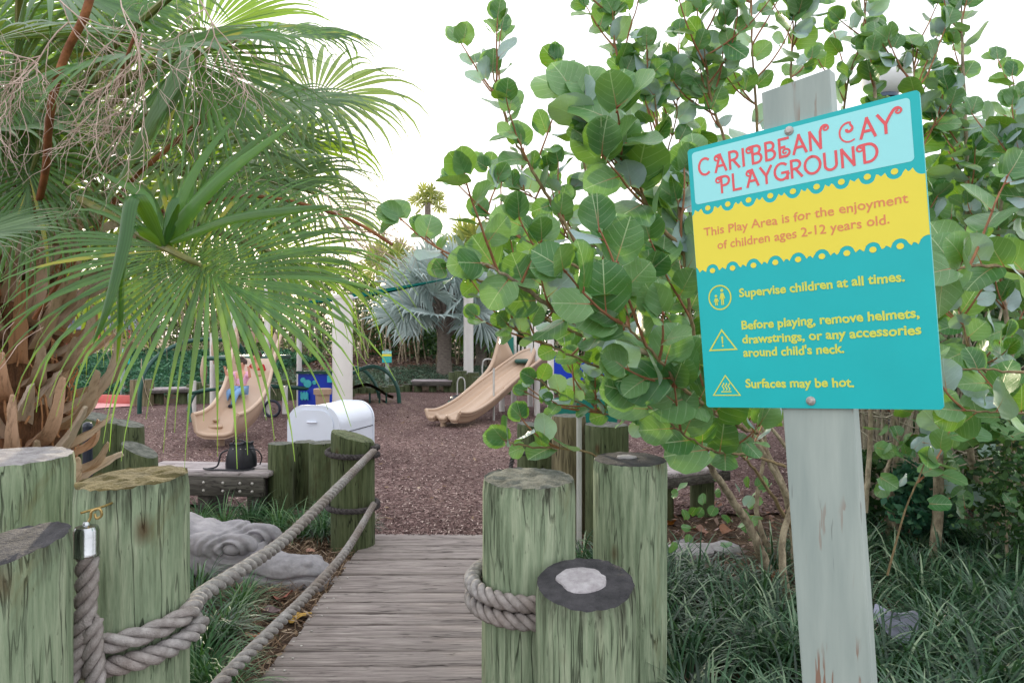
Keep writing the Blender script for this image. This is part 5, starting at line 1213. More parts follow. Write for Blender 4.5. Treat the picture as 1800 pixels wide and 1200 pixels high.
# ================================================================== BACKGROUND FOLIAGE
def leaves_at(pos, size, aspect=.55, tilt=None, fold=True):
    n = len(pos); d_ = RNG.normal(0, 1, (n, 3)); d_[:, 2] *= .7; d_ /= np.linalg.norm(d_, axis=1)[:, None]
    s = RNG.normal(0, 1, (n, 3)); s -= d_*(s*d_).sum(1)[:, None]; s /= np.linalg.norm(s, axis=1)[:, None]
    sz = (size*RNG.uniform(.6, 1.3, n))[:, None]; nr_ = np.cross(d_, s)
    a = pos-d_*sz*.5; b = pos+s*sz*aspect*.5+nr_*sz*.08; c = pos+d_*sz*.5; e = pos-s*sz*aspect*.5+nr_*sz*.08
    return np.stack([a, b, c, e], 1)
def cloud(blobs, n, shell=.55):
    w_ = np.array([b[3]*b[4]*b[5] for b in blobs])**.67; w_ /= w_.sum(); ii = RNG.choice(len(blobs), n, p=w_); B = np.array(blobs)[ii]
    u = RNG.normal(0, 1, (n, 3)); u /= np.linalg.norm(u, axis=1)[:, None]; r_ = (shell+(1-shell)*RNG.random(n))[:, None]*(1+RNG.normal(0, .07, (n, 1)))
    return B[:, :3]+u*r_*B[:, 3:6]
def tree(px, d_, zb, zt, rx, label, mat, n=2600, leaf=.16, cat='tree', name='tree', seed=0, trunk=.10, zc=None, cl=14, stems=1):
    x = (px-900)/1200*d_; rnd = random.Random(seed); t = thing(name, (x, d_, zb), label, cat); bl = []
    h = zt-zb; zc = zc if zc is not None else zb+h*.3
    for i in range(cl):
        a = rnd.uniform(0, 2*PI); q = rnd.uniform(.1, .75); zz = rnd.uniform(zc, zt-h*.12); k_ = math.sin(PI*min(1, max(.15, (zz-zc)/(zt-zc+.01)*.85+.12))); s = rnd.uniform(.28, .45)*rx
        bl.append((x+rx*q*k_*math.cos(a), d_+rx*q*k_*math.sin(a), zz, s*1.2, s*1.2, s*.85))
    for si in range(stems):
        mb = MB(); ox = rnd.uniform(-.3, .3)*rx*(stems > 1); mb.tube(smooth_path([(x+ox, d_, zb-.2), (x+ox*1.2+rnd.uniform(-.1, .1), d_, zb+h*.3), (x+ox*1.5, d_, zb+h*.7)], 5), [trunk*(1-.06*q) for q in range(11)], 8); tk = build(mb, 'trunk', M['bark'], t)
        if si == 0:
            mb = MB()
            for b in bl[:7]: mb.tube(smooth_path([(x+ox, d_, zb+h*.3), ((x+b[0])/2, (d_+b[1])/2, zb+h*.42), b[:3]], 4), [trunk*.5*(1-.09*q) for q in range(9)], 5)
            build(mb, 'limb', M['bark'], t)
    bulk('crown', leaves_at(cloud(bl, n), leaf), M[mat], t)
    return t
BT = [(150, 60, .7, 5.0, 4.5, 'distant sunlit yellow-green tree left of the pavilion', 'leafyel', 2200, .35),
 (215, 75, .7, 7.0, 5, 'hazy distant tree above the pavilion roof', 'leafgrey', 2200, .4),
 (95, 45, .7, 4.5, 3.5, 'distant green tree behind the big palm trunk', 'leafmid', 2200, .3),
 (335, 26, .7, 4.6, 1.9, 'broadleaf tree seen through the nearest frond, beside the tall green arch', 'leafdark', 3200, .15),
 (410, 27, .7, 5.4, 2.2, 'dense tree behind the left slide', 'leafdark', 3600, .15),
 (480, 29, .7, 5.8, 2.4, 'mid-green tree behind the left play structure', 'leafmid', 3600, .16),
 (555, 27, .7, 5.0, 2.1, 'grey-green tree behind the blue panel', 'leafgrey', 3400, .15),
 (640, 31, .7, 4.2, 1.9, 'loose tree above the brown fence', 'leafmid', 2600, .16),
 (735, 26, .6, 2.8, 1.8, 'dark shrub with pale upright stems left of the silver palm trunk', 'leafdark', 3600, .15),
 (850, 24, .6, 2.6, 1.5, 'dark shrub between the silver palm trunk and the right slide', 'leafdark', 3000, .13),
 (930, 23, .6, 3.2, 1.7, 'dark tree directly behind the right slide hood', 'leafdark', 3200, .14),
 (1010, 24, .6, 4.2, 2.0, 'tall dark tree behind the right play tower', 'leafdark', 3400, .15),
 (1100, 23, .6, 4.6, 2.1, 'dense tree behind the sea grape middle', 'leafdark', 3400, .15),
 (1200, 22, .6, 4.4, 2.1, 'dense tree left of the sign, far behind', 'leafmid', 3000, .15),
 (1330, 21, .6, 4.4, 2.2, 'dense tree hidden mostly by the sign, far behind', 'leafdark', 3000, .15)]
for i, a in enumerate(BT): tree(*a[:6], a[6], a[7], a[8], seed=i+20, stems=3 if 'stems' in a[5] else 1, cat='shrub' if 'shrub' in a[5] else 'tree', name='shrub' if 'shrub' in a[5] else 'tree', zc=a[2]+.25 if i > 2 else None, cl=20)
# bamboo-like pale stems screen behind palm (x 240-600)
mb = MB(); rnd = random.Random(5)
for i in range(70):
    x = rnd.uniform(-13.2, -5.4); y_ = rnd.uniform(22, 24.5); q = rnd.uniform(-.25, .25); mb.tube([(x, y_, .5), (x+q*.5, y_, 1.8), (x+q, y_+.1, rnd.uniform(2.4, 3.8))], [.035, .03, .015], 5)
bs = thing('bamboo_screen', (-9.3, 23, .6), 'row of pale upright stems with hanging foliage behind the far left bench', 'hedge'); tag(build(mb, 'stem', M['bark'], bs), kind='stuff')
pos = np.stack([RNG.uniform(-13.5, -5.2, 15000), RNG.uniform(21.6, 25, 15000), .7+3.3*RNG.random(15000)**.9], 1); bulk('foliage', leaves_at(pos, .14, .3), M['leafmid'], bs)['kind'] = 'stuff'
# pale stems in dark shrub and hedge behind the mulch
mb = MB()
for i in range(60):
    x = rnd.uniform(-5.6, 2.5); y_ = rnd.uniform(22.5, 24); q = rnd.uniform(-.3, .3); mb.tube([(x, y_, .5), (x+q*.4, y_, 1.2), (x+q, y_+.1, rnd.uniform(1.6, 2.6))], [.03, .026, .015], 5)
hs = thing('hedge', (-1.5, 23.3, .6), 'dark hedge with thin pale stems along the top of the far bank', 'hedge'); tag(build(mb, 'stem', M['bark'], hs), kind='stuff')
pos = np.stack([RNG.uniform(-5.2, 12, 16000), RNG.uniform(23.2, 25.5, 16000), .7+2.2*RNG.random(16000)], 1); bulk('foliage', leaves_at(pos, .17, .5), M['leafdark'], hs)['kind'] = 'stuff'
# ground cover on the bank
def bank(name, x0, x1, y0, y1, n, h, mat, leaf, asp=.4):
    x = RNG.uniform(x0, x1, n); y_ = np.array([edge_y(v)+.25 for v in x])+(RNG.random(n)**.8)*(y1-y0)
    z = np.array([mound(a, b) for a, b in zip(x, y_)]); hh = h*(.6+.5*np.array([noise.noise((a*.9, b*.9, 3)) for a, b in zip(x, y_)])); z = z+RNG.random(n)**.6*hh
    return tag(bulk(name, leaves_at(np.stack([x, y_, z], 1), leaf, asp), M[mat]), kind='stuff')
bank('ground_cover', -14, -6.2, 0, 7, 26000, .55, 'leafblue', .13, .35)
bank('low_planting', -6.4, 2.6, 0, 3.6, 22000, .30, 'leafgrey', .09, .25)
bank('back_planting', 2.6, 16, 0, 7, 12000, .5, 'leafdark', .14, .4)
x = RNG.uniform(-14, 3, 9000); y_ = RNG.uniform(19.5, 24, 9000); z = np.array([mound(a, b)+.02 for a, b in zip(x, y_)])
tag(bulk('leaf_litter', rand_quads(np.stack([x, y_, z], 1), RNG.uniform(.05, .14, 9000), RNG.uniform(.04, .08, 9000), .4), M['litter_leaf']), kind='stuff')
# brown fence
t = thing('fence', (-5.6, 24.8, .6), 'brown board fence section on the far bank left of the small sign', 'fence'); xa = -5.35
for i in range(11):
    mb = MB(); mb.box((xa+i*.17, 24.6+.02*(i % 2), 1.15), (.15, .03, 1.15), bev=.004); build(mb, 'board', M['fence'], t)
for z_ in (.85, 1.75):
    mb = MB(); mb.box((xa+.85, 24.55, z_), (2.0, .06, .12), bev=.006); build(mb, 'rail', M['fence'], t)
# pavilion
t = thing('pavilion', (-30.5, 46, .5), 'distant pavilion with grey-blue shingled hip roof and cream walls', 'building'); c = Vector((-27.2, 46, .7))
mb = MB(); mb.box(c+Vector((0, 0, .55)), (4.6, 4, 1.3)); build(mb, 'wall', M['wall'], t, smooth=False)
mb = MB(); zr_ = c.z+1.15
V = [c+Vector((-3.2, -2.8, .45+.7)), c+Vector((3.2, -2.8, 1.15)), c+Vector((3.2, 2.8, 1.15)), c+Vector((-3.2, 2.8, 1.15)), c+Vector((-1.0, 0, 2.35)), c+Vector((1.0, 0, 2.35))]
V = [Vector(p) for p in V]; mb.add(V, [(0, 1, 5, 4), (1, 2, 5), (2, 3, 4, 5), (3, 0, 4), (3, 2, 1, 0)]); rf = build(mb, 'roof', M['roof'], t, smooth=False)
for i in range(5):
    s = i/5; mb = MB(); mb.box(c+Vector((0, -2.8+2.8*s-.03, 1.17+1.2*s)), (6.4-4.4*s, .05, .07)); build(mb, 'shingle_course', M['roof'], rf, smooth=False)
for q in (-1.6, -.4, .9):
    mb = MB(); mb.box(c+Vector((q, -2.02, .65)), (.55, .06, .6)); w_ = build(mb, 'window', M['fence'], t, smooth=False); mb = MB(); mb.box(c+Vector((q, -2.06, .65)), (.43, .03, .48)); build(mb, 'pane', M['black'], w_, smooth=False)
for q in (-2.9, -1, 1, 2.9):
    mb = MB(); mb.box(c+Vector((q, -2.7, .5)), (.14, .14, 1.3)); build(mb, 'column', M['red_kerb'], t, smooth=False)

# ================================================================== GRASS (liriope)
def blades(roots, L, W, lean, azim, nseg=5, droop=1.0):
    """numpy strips -> (n*nseg,4,3)"""
    n = len(roots); p = roots.copy(); el = PI/2-lean; out = []; sv = np.stack([-np.sin(azim), np.cos(azim), np.zeros(n)], 1)
    for j in range(nseg+1):
        s = j/nseg; w_ = (W*(1-s**2.5)*.5+.0004)[:, None]; out.append((p-sv*w_, p+sv*w_))
        e = el-droop*(s**1.3)*2.1*lean_k; d_ = np.stack([np.cos(azim)*np.cos(e), np.sin(azim)*np.cos(e), np.sin(e)], 1); p = p+d_*(L/nseg)[:, None]
    V = [np.stack([out[j][0], out[j][1], out[j+1][1], out[j+1][0]], 1) for j in range(nseg)]
    return V
def grass_mesh(name, centers, per, Lr, W, mat, parent=None, loc=(0, 0, 0), rad=.07, up=.0):
    global lean_k
    n = len(centers)*per; c = np.repeat(centers, per, axis=0); az = RNG.uniform(0, 2*PI, n); rr = rad*np.sqrt(RNG.random(n)); roots = c+np.stack([rr*np.cos(az), rr*np.sin(az), np.zeros(n)], 1)
    az = az+RNG.normal(0, .35, n); lean = RNG.uniform(.05, .95, n); lean_k = RNG.uniform(.5, 1.15, n); L = RNG.uniform(Lr[0], Lr[1], n)
    S_ = blades(roots, L, np.full(n, W), lean, az); ns = len(S_)
    # build connected strips so that each blade is one island
    verts = np.zeros((n, ns+1, 2, 3))
    for j in range(ns): verts[:, j, 0] = S_[j][:, 0]; verts[:, j, 1] = S_[j][:, 1]
    verts[:, ns, 0] = S_[-1][:, 3]; verts[:, ns, 1] = S_[-1][:, 2]
    base = (np.arange(n)*(ns+1)*2)[:, None, None]; q = np.arange(ns)[None, :, None]*2+np.array([0, 1, 3, 2])[None, None, :]
    F = (base+q).reshape(-1, 4); me = bpy.data.meshes.new(name); VV = verts.reshape(-1, 3)-np.array(org(parent) if parent else loc)
    me.vertices.add(len(VV)); me.vertices.foreach_set('co', VV.ravel()); me.loops.add(F.size); me.loops.foreach_set('vertex_index', F.ravel().astype(np.int32)); me.polygons.add(len(F))
    me.polygons.foreach_set('loop_start', np.arange(0, F.size, 4, dtype=np.int32)); me.polygons.foreach_set('loop_total', np.full(len(F), 4, dtype=np.int32)); me.polygons.foreach_set('use_smooth', np.ones(len(F), bool)); me.materials.append(mat); me.update(calc_edges=True)
    o = link(name, me, parent)
    if not parent: o.location = loc; ORG[o.name] = Vector(loc)
    return o
# left bed clumps: individual plants
LG = [(350, 910, .22), (395, 915, .24), (440, 905, .24), (490, 915, .25), (530, 925, .24), (565, 930, .22), (600, 925, .2), (350, 1015, .2), (345, 1050, .24), (425, 1055, .2), (395, 1105, .24), (352, 1130, .26), (345, 1190, .28), (385, 1215, .22), (640, 915, .16), (575, 905, .2), (460, 890, .2)]
GL = ['directly behind the crocodile neck, next to the wide left bollard', 'under the left part of the near bench', 'under the right bolted end of the near bench', 'in front of the left log of the short dark log wall', 'in front of the middle log of the short dark log wall', 'in front of the right log of the short dark log wall', 'touching the left side of the slant-topped rope post',
 'hiding the crocodile neck beside the wide left bollard', 'below the crocodile neck, just above the upper rope', 'in the gap between the two ropes, below the crocodile eye', 'just under the upper rope, right of the wide left bollard', 'lower down against the right edge of the wide left bollard', 'nearest the camera at the foot of the wide left bollard', 'nearest the camera beside the lower rope', 'small, at the foot of the slant-topped rope post', 'rearmost, tucked against the short dark log wall', 'rearmost, in the shadow under the near bench end']
gs = [(px, py) for px, py, s in LG]
cl_ = []
for v_ in range(3):
    o = grass_mesh('grass_clump', np.array([[0, 0, 0.0]]), 110, (.20, .34), .0085, M['grass2' if v_ < 2 else 'grass'], rad=.055)
    cl_.append(o)
for i, (px, py, s) in enumerate(LG):
    o = cl_[i % 3] if i < 3 else cl_[i % 3].copy()
    if i >= 3: COL.objects.link(o)
    o.location = G(px, py+18, 0); o.rotation_euler = (0, 0, i*1.3); o.scale = (s/.24,)*3
    tag(o, 'strap-leaved grass clump '+GL[i], 'grass clump', 'grass clumps in the bed around the crocodile statue')
# right bed
C_ = []
for i in range(330):
    y_ = random.uniform(1.9, 4.7); x = random.uniform(.42, 3.9+.4*y_)
    if y_ > 4.0+.5*noise.noise((x, 0, 0)) and x < 1.6: continue
    if 900+1200*x/y_ > 1900: continue
    if x < .62 and y_ < 2.9: continue
    C_.append((x, y_, 0)); C_ += [(x+.1, y_-.1, 0)] if i % 3 == 0 else []
tag(grass_mesh('liriope_bed', np.array(C_), 58, (.22, .40), .0115, M['grass'], rad=.08), kind='stuff')
C_ = [(random.uniform(-2.6, -1.15), random.uniform(1.9, 3.3), 0) for i in range(30)]
# litter: straw and leaves
def litter(name, n, x0, x1, y0, y1, L, W, mat, keep, tilt=.35, z=(.0, .03)):
    x = RNG.uniform(x0, x1, n); y_ = RNG.uniform(y0, y1, n); ok = keep(x, y_); x = x[ok]; y_ = y_[ok]; m_ = len(x)
    return tag(bulk(name, rand_quads(np.stack([x, y_, RNG.uniform(*z, m_)], 1), RNG.uniform(*L, m_), RNG.uniform(*W, m_), tilt), M[mat]), kind='stuff')
litter('pine_straw', 16000, -3.2, -.95, 1.6, 5.3, (.04, .17), (.003, .008), 'litter', lambda x, y_: (x < -1.03) & (x > -3.2), .3, (.0, .045))
litter('stray_leaves', 500, -6, 4, 5.2, 14, (.03, .09), (.015, .04), 'litter', lambda x, y_: (y_ > 6.2) | (np.abs(x+.4) < .7), .3, (.02, .03))
litter('bark_litter', 3500, -3.2, -.95, 1.6, 5.3, (.02, .06), (.01, .025), 'litter', lambda x, y_: x < -1.03, .4)
litter('straw_litter', 14000, .15, 5.5, 1.8, 6.2, (.03, .14), (.003, .008), 'litter', lambda x, y_: (x > .2), .35)
litter('dry_leaves', 2600, .25, 5.5, 2.6, 5.8, (.03, .08), (.02, .05), 'litter_leaf', lambda x, y_: (x > .3) & ((y_ > 3.7) | (x > 1.3)), .45, (.01, .06))
# grey rock
def rock(px, py, sx, sy, sz, label, seed):
    c = G(px, py, 0); mb = MB(); V = []; n = 18
    for j in range(9):
        ph = -PI/2+PI*j/8
        for i in range(n):
            a = 2*PI*i/n; k_ = 1+.3*noise.noise((math.cos(a)*math.cos(ph)*1.5, math.sin(a)*math.cos(ph)*1.5, math.sin(ph)+seed)); V.append(c+Vector((sx*k_*math.cos(ph)*math.cos(a), sy*k_*math.cos(ph)*math.sin(a), sz*k_*math.sin(ph)+sz*.3)))
    mb.add(V, [(j*n+i, j*n+(i+1) % n, (j+1)*n+(i+1) % n, (j+1)*n+i) for j in range(8) for i in range(n)]); tag(build(mb, 'rock', M['concrete'], loc=c), label, 'rock')
rock(1205, 978, .20, .12, .07, 'flat grey rock beside the tallest right bollard in the leaf litter', 1)
rock(1270, 970, .13, .10, .05, 'smaller flat grey rock in the leaf litter left of the sign post', 2)
mb = MB(); a = G(1085, 1010, 0)

# ================================================================== SEA GRAPE
def leaf_mesh(v_):
    rnd = random.Random(v_); nu, nv = 8, 12; V = []; UV = []; cup = [.12, -.10, .05, .2][v_]; dr = [.12, .05, .22, -.05][v_]; w0 = [.54, .50, .57, .46][v_]
    for j in range(nv+1):
        t_ = j/nv
        for i in range(nu+1):
            s = -1+2*i/nu; wdt = w0*(math.sin(PI*min(1, (t_*.93+.055)))**.55) if t_ < 1 else w0*.18
            if t_ == 0: wdt = w0*.42
            x = s*wdt; y_ = t_*.98-(.10*abs(s)**1.5*(1-t_)**2 if t_ < .5 else 0)+(-.03*s*s if t_ == 1 else 0)
            edge = .012*math.sin(t_*23+s*3+v_*2)*(abs(s)**3)
            z = cup*x*x*3.6-dr*1.3*y_*y_+.03*math.sin(y_*9+v_)*abs(s)+.02*math.sin(5*x+v_*3); x += edge
            V.append((x, y_, z)); UV.append((x*.92+.5, t_))
    F = [(j*(nu+1)+i, j*(nu+1)+i+1, (j+1)*(nu+1)+i+1, (j+1)*(nu+1)+i) for j in range(nv) for i in range(nu)]
    return V, F, UV
LM = []; LMD = []
for v_ in range(4):
    V, F, UV = leaf_mesh(v_); mb = MB(); mb.add(V, F, 0, UV); mb.tube([(0, -.13, .01), (0, -.05, .012), (0, .02, .0)], [.022, .018, .014], 4, UV and 0)
    for q in range(len(V), len(mb.v)): mb.uv[q] = (.5, .05)
    o = build(mb, 'leaf', M['seagrape'], ang=None); LM.append(o.data); LMD.append((np.array(mb.v), np.array([f for f in mb.f if len(f) == 4 and max(f) < len(V)] , dtype=np.int64), np.array([mb.uv.get(q, (.5, .05)) for q in range(len(mb.v))]))); bpy.data.objects.remove(o)
def sea_grape(label, base, stems, fill, seed, nparts=300):
    rnd = random.Random(seed); t = thing('sea_grape', (base.x, base.y, 0), label, 'shrub'); LV = []
    def put(p, d_, nr_, size): LV.append((p, rot_dir(d_, nr_), size, rnd.randrange(4)))
    def leaves_along(q, s0, spacing, size, side0=1, px_scale=1):
        L = 0; acc = 0; k_ = 0
        for i in range(1, len(q)):
            seg = (q[i]-q[i-1]).length; acc += seg
            if i/len(q) < s0: acc = 0; continue
            if acc >= spacing*rnd.uniform(.7, 1.3):
                acc = 0; k_ += 1; tg = (q[i]-q[i-1]).normalized(); az = (k_ % 2)*PI+rnd.uniform(-.9, .9)
                a = tg.cross(Vector((0, 1, 0))); a = a.normalized() if a.length > .1 else Vector((1, 0, 0)); b = tg.cross(a)
                out_ = a*math.cos(az)+b*math.sin(az); d_ = (out_*1.0+tg*rnd.uniform(.3, 1.1)+Vector((0, 0, rnd.uniform(-.1, .5)))).normalized()
                nr_ = tg*rnd.uniform(.4, 1.2)+Vector((rnd.uniform(-.7, .7), rnd.uniform(-1.3, .3), rnd.uniform(-.2, .7)))
                if rnd.random() < .24: nr_ = -nr_
                put(q[i]+d_*size*.12, d_, nr_, size*rnd.uniform(.65, 1.15)*(1-.12*(i/len(q))**4))
        tg = (q[-1]-q[-2]).normalized()
        for kx in range(2): put(q[-1], tg+Vector((rnd.uniform(-.5, .5), rnd.uniform(-.4, .4), rnd.uniform(-.2, .4))), Vector((rnd.uniform(-.6, .6), -1, rnd.uniform(0, .6))), size*.82)
    for pts, r0, size, s0, spc, ntw in stems:
        size *= .77; spc *= .80; ntw += 2 if ntw > 3 else 0
        q = smooth_path([P(*p) for p in pts], 9); q = [p+Vector((rnd.uniform(-.004, .004),)*3) for p in q]; n = len(q)
        mb = MB(); mb.tube(q, [max(.004, r0*(1-.85*i/(n-1))) for i in range(n)], 8 if r0 > .012 else 6); build(mb, 'branch', M['bark' if r0 > .014 else 'bark_green'], t)
        leaves_along(q, s0, spc, size)
        for w_ in range(ntw):
            i = int(n*rnd.uniform(max(.3, s0*.8), .93)); tg = (q[min(i+1, n-1)]-q[i-1]).normalized(); d_ = (tg*rnd.uniform(.4, .9)+Vector((rnd.uniform(-1, 1), rnd.uniform(-.7, .5), rnd.uniform(-.3, .9)))).normalized()
            tl = rnd.uniform(.18, .42); tw = [q[i]]
            for s in range(10): d_ = (d_+Vector((rnd.uniform(-.1, .1), rnd.uniform(-.1, .1), .05+rnd.uniform(-.08, .08)))).normalized(); tw.append(tw[-1]+d_*tl/10)
            mb = MB(); mb.tube(tw, [.0055*(1-.5*s/10) for s in range(11)], 5); build(mb, 'twig', M['twig'], t)
            leaves_along(tw, .15, .065, size*.82)
    for (px0, py0, px1, py1, d0, d1, n, sz) in fill:
        for i in range(n):
            p = P(rnd.uniform(px0, px1), rnd.uniform(py0, py1), rnd.uniform(d0, d1)); put(p, Vector((rnd.uniform(-1, 1), rnd.uniform(-.5, .5), rnd.uniform(-.6, 1))), Vector((rnd.uniform(-1, 1), rnd.uniform(-1, .3), rnd.uniform(-.2, 1))), sz*rnd.uniform(.7, 1.1))
    L = org(t); LV.sort(key=lambda a: -a[2]/max(.5, a[0].y)); 
    for p, m_, s, v_ in LV[:nparts]:
        o = bpy.data.objects.new('leaf', LM[v_]); COL.objects.link(o); o.parent = t; o.matrix_local = Matrix.Translation(p-L) @ m_.to_4x4() @ Matrix.Scale(s, 4)
    VV, FF, UU, nb = [], [], [], 0
    for p, m_, s, v_ in LV[nparts:]:
        vv, ff, uu = LMD[v_]; VV.append((vv*s) @ np.array(m_).T+np.array(p)-np.array(L)); FF.append(ff+nb); UU.append(uu[ff].reshape(-1, 2)); nb += len(vv)
    if VV:
        VV = np.concatenate(VV); FF = np.concatenate(FF); UU = np.concatenate(UU); me = bpy.data.meshes.new('foliage')
        me.vertices.add(len(VV)); me.vertices.foreach_set('co', VV.ravel()); me.loops.add(FF.size); me.loops.foreach_set('vertex_index', FF.ravel().astype(np.int32)); me.polygons.add(len(FF))
        me.polygons.foreach_set('loop_start', np.arange(0, FF.size, 4, dtype=np.int32)); me.polygons.foreach_set('loop_total', np.full(len(FF), 4, dtype=np.int32)); me.polygons.foreach_set('use_smooth', np.ones(len(FF), bool))
        ul = me.uv_layers.new(name='UVMap'); ul.data.foreach_set('uv', UU.ravel()); me.materials.append(M['seagrape']); me.update(calc_edges=True); tag(link('foliage', me, t), kind='stuff')
    print('sea grape leaves', len(LV)); return t
LS = [
 ([(1352, 1005, 4.05), (1320, 930, 3.95), (1275, 860, 3.8), (1215, 770, 3.5), (1150, 700, 3.2), (1080, 640, 3.0)], .030, .16, .6, .07, 5),
 ([(1400, 1010, 4.1), (1390, 900, 4.05), (1350, 800, 4.0), (1300, 720, 3.9), (1260, 640, 3.8)], .030, .16, .75, .09, 5),
 ([(1385, 1060, 3.7), (1375, 950, 3.7), (1405, 830, 3.75), (1350, 740, 3.7), (1330, 640, 3.7)], .024, .15, .8, .09, 3),
 ([(1440, 1000, 4.2), (1425, 880, 4.2), (1440, 780, 4.2), (1470, 700, 4.1), (1480, 560, 4)], .034, .16, .85, .09, 3),
 ([(1420, 1020, 4.0), (1395, 900, 4.0), (1345, 800, 3.95), (1305, 730, 3.9), (1285, 650, 3.9)], .022, .14, .8, .09, 2),
 ([(1370, 1000, 4.3), (1330, 900, 4.3), (1345, 780, 4.3), (1320, 690, 4.2), (1300, 600, 4.2)], .020, .14, .8, .09, 2),
 ([(1460, 1040, 4.0), (1440, 900, 4.1), (1400, 790, 4.1), (1395, 700, 4.1)], .018, .14, .9, .09, 0),
 ([(1395, 930, 4.0), (1330, 830, 3.6), (1300, 800, 3.4), (1260, 785, 3.1)], .012, .15, .6, .07, 2),
 ([(1300, 720, 3.6), (1180, 640, 3.1), (1050, 590, 2.8), (940, 520, 2.5), (880, 478, 2.4), (845, 462, 2.35)], .017, .185, .25, .08, 6),
 ([(1250, 640, 3.8), (1060, 480, 3.4), (985, 380, 3.3), (930, 290, 3.2), (890, 215, 3.2), (866, 125, 3.2)], .014, .165, .35, .07, 6),
 ([(1260, 600, 4.0), (1150, 400, 3.7), (1110, 250, 3.6), (1090, 130, 3.5), (1074, 40, 3.5), (1062, -10, 3.5)], .014, .17, .4, .07, 6),
 ([(1290, 560, 3.0), (1230, 480, 2.7), (1150, 380, 2.5), (1110, 320, 2.4), (1078, 270, 2.35)], .013, .24, .45, .09, 5),
 ([(1150, 560, 3.6), (1060, 420, 3.6), (1030, 300, 3.5), (1008, 210, 3.5), (992, 155, 3.5)], .010, .165, .35, .07, 4),
 ([(1250, 560, 3.8), (1185, 400, 3.7), (1160, 260, 3.6), (1150, 160, 3.5), (1135, 80, 3.5)], .010, .17, .4, .075, 4),
 ([(1330, 500, 3.7), (1290, 300, 3.6), (1252, 180, 3.5), (1238, 90, 3.4), (1225, 20, 3.4)], .011, .18, .35, .08, 6),
 ([(1340, 400, 3.8), (1330, 200, 3.7), (1322, 80, 3.6), (1318, -40, 3.6)], .011, .18, .2, .08, 6),
 ([(1400, 300, 3.9), (1390, 150, 3.8), (1395, 60, 3.7), (1405, 20, 3.6)], .010, .18, .2, .08, 5),
 ([(1480, 300, 4.2), (1485, 180, 4.1), (1500, 110, 4.0), (1530, 60, 3.9)], .010, .18, .2, .09, 4),
 ([(1200, 650, 3.5), (1100, 620, 3.4), (960, 560, 3.1), (860, 500, 2.9), (805, 482, 2.8), (785, 470, 2.8)], .011, .12, .3, .07, 3),
 ([(1100, 540, 3.5), (1000, 460, 3.2), (930, 425, 3.0), (880, 395, 2.95), (845, 378, 2.9)], .010, .145, .3, .07, 3),
 ([(1200, 720, 3.4), (1180, 700, 3.3), (1040, 640, 3.0), (950, 600, 2.8), (890, 568, 2.75)], .010, .115, .3, .06, 7),
 ([(1260, 780, 3.6), (1200, 750, 3.5), (1090, 735, 3.3), (1000, 700, 3.1), (940, 665, 3.0)], .009, .11, .3, .06, 6),
 ([(1280, 800, 3.5), (1200, 800, 3.3), (1100, 812, 3.0), (1010, 790, 2.8), (930, 785, 2.65), (885, 775, 2.6)], .007, .14, .55, .08, 1),
 ([(1330, 760, 3.0), (1280, 740, 2.7), (1200, 680, 2.3), (1130, 600, 2.15), (1080, 560, 2.1)], .012, .20, .3, .075, 5),
 ([(1380, 820, 3.3), (1320, 800, 3.1), (1250, 790, 2.7), (1180, 745, 2.4), (1115, 690, 2.3)], .008, .20, .35, .075, 2),
 ([(1240, 560, 3.9), (1100, 450, 3.8), (1000, 420, 3.6), (940, 350, 3.5), (915, 330, 3.5)], .009, .15, .3, .065, 7),
 ([(1250, 500, 3.8), (1170, 330, 3.7), (1190, 200, 3.6), (1180, 120, 3.6)], .008, .16, .4, .07, 5),
 ([(1240, 680, 2.9), (1215, 560, 2.7), (1200, 440, 2.6), (1190, 350, 2.6)], .010, .19, .3, .075, 5),
]
sea_grape('large sea grape shrub left of the sign with round leaves reaching over the bollards', P(1385, 1010, 4.1), LS, [(1000, 400, 1240, 700, 3.4, 4.3, 210, .125), (1110, 230, 1340, 420, 3.7, 4.3, 80, .13), (1100, 560, 1240, 760, 3.2, 3.8, 40, .14), (1180, 850, 1350, 960, 3.9, 4.7, 34, .075), (1250, 640, 1420, 800, 4.0, 4.6, 26, .11)], 3)
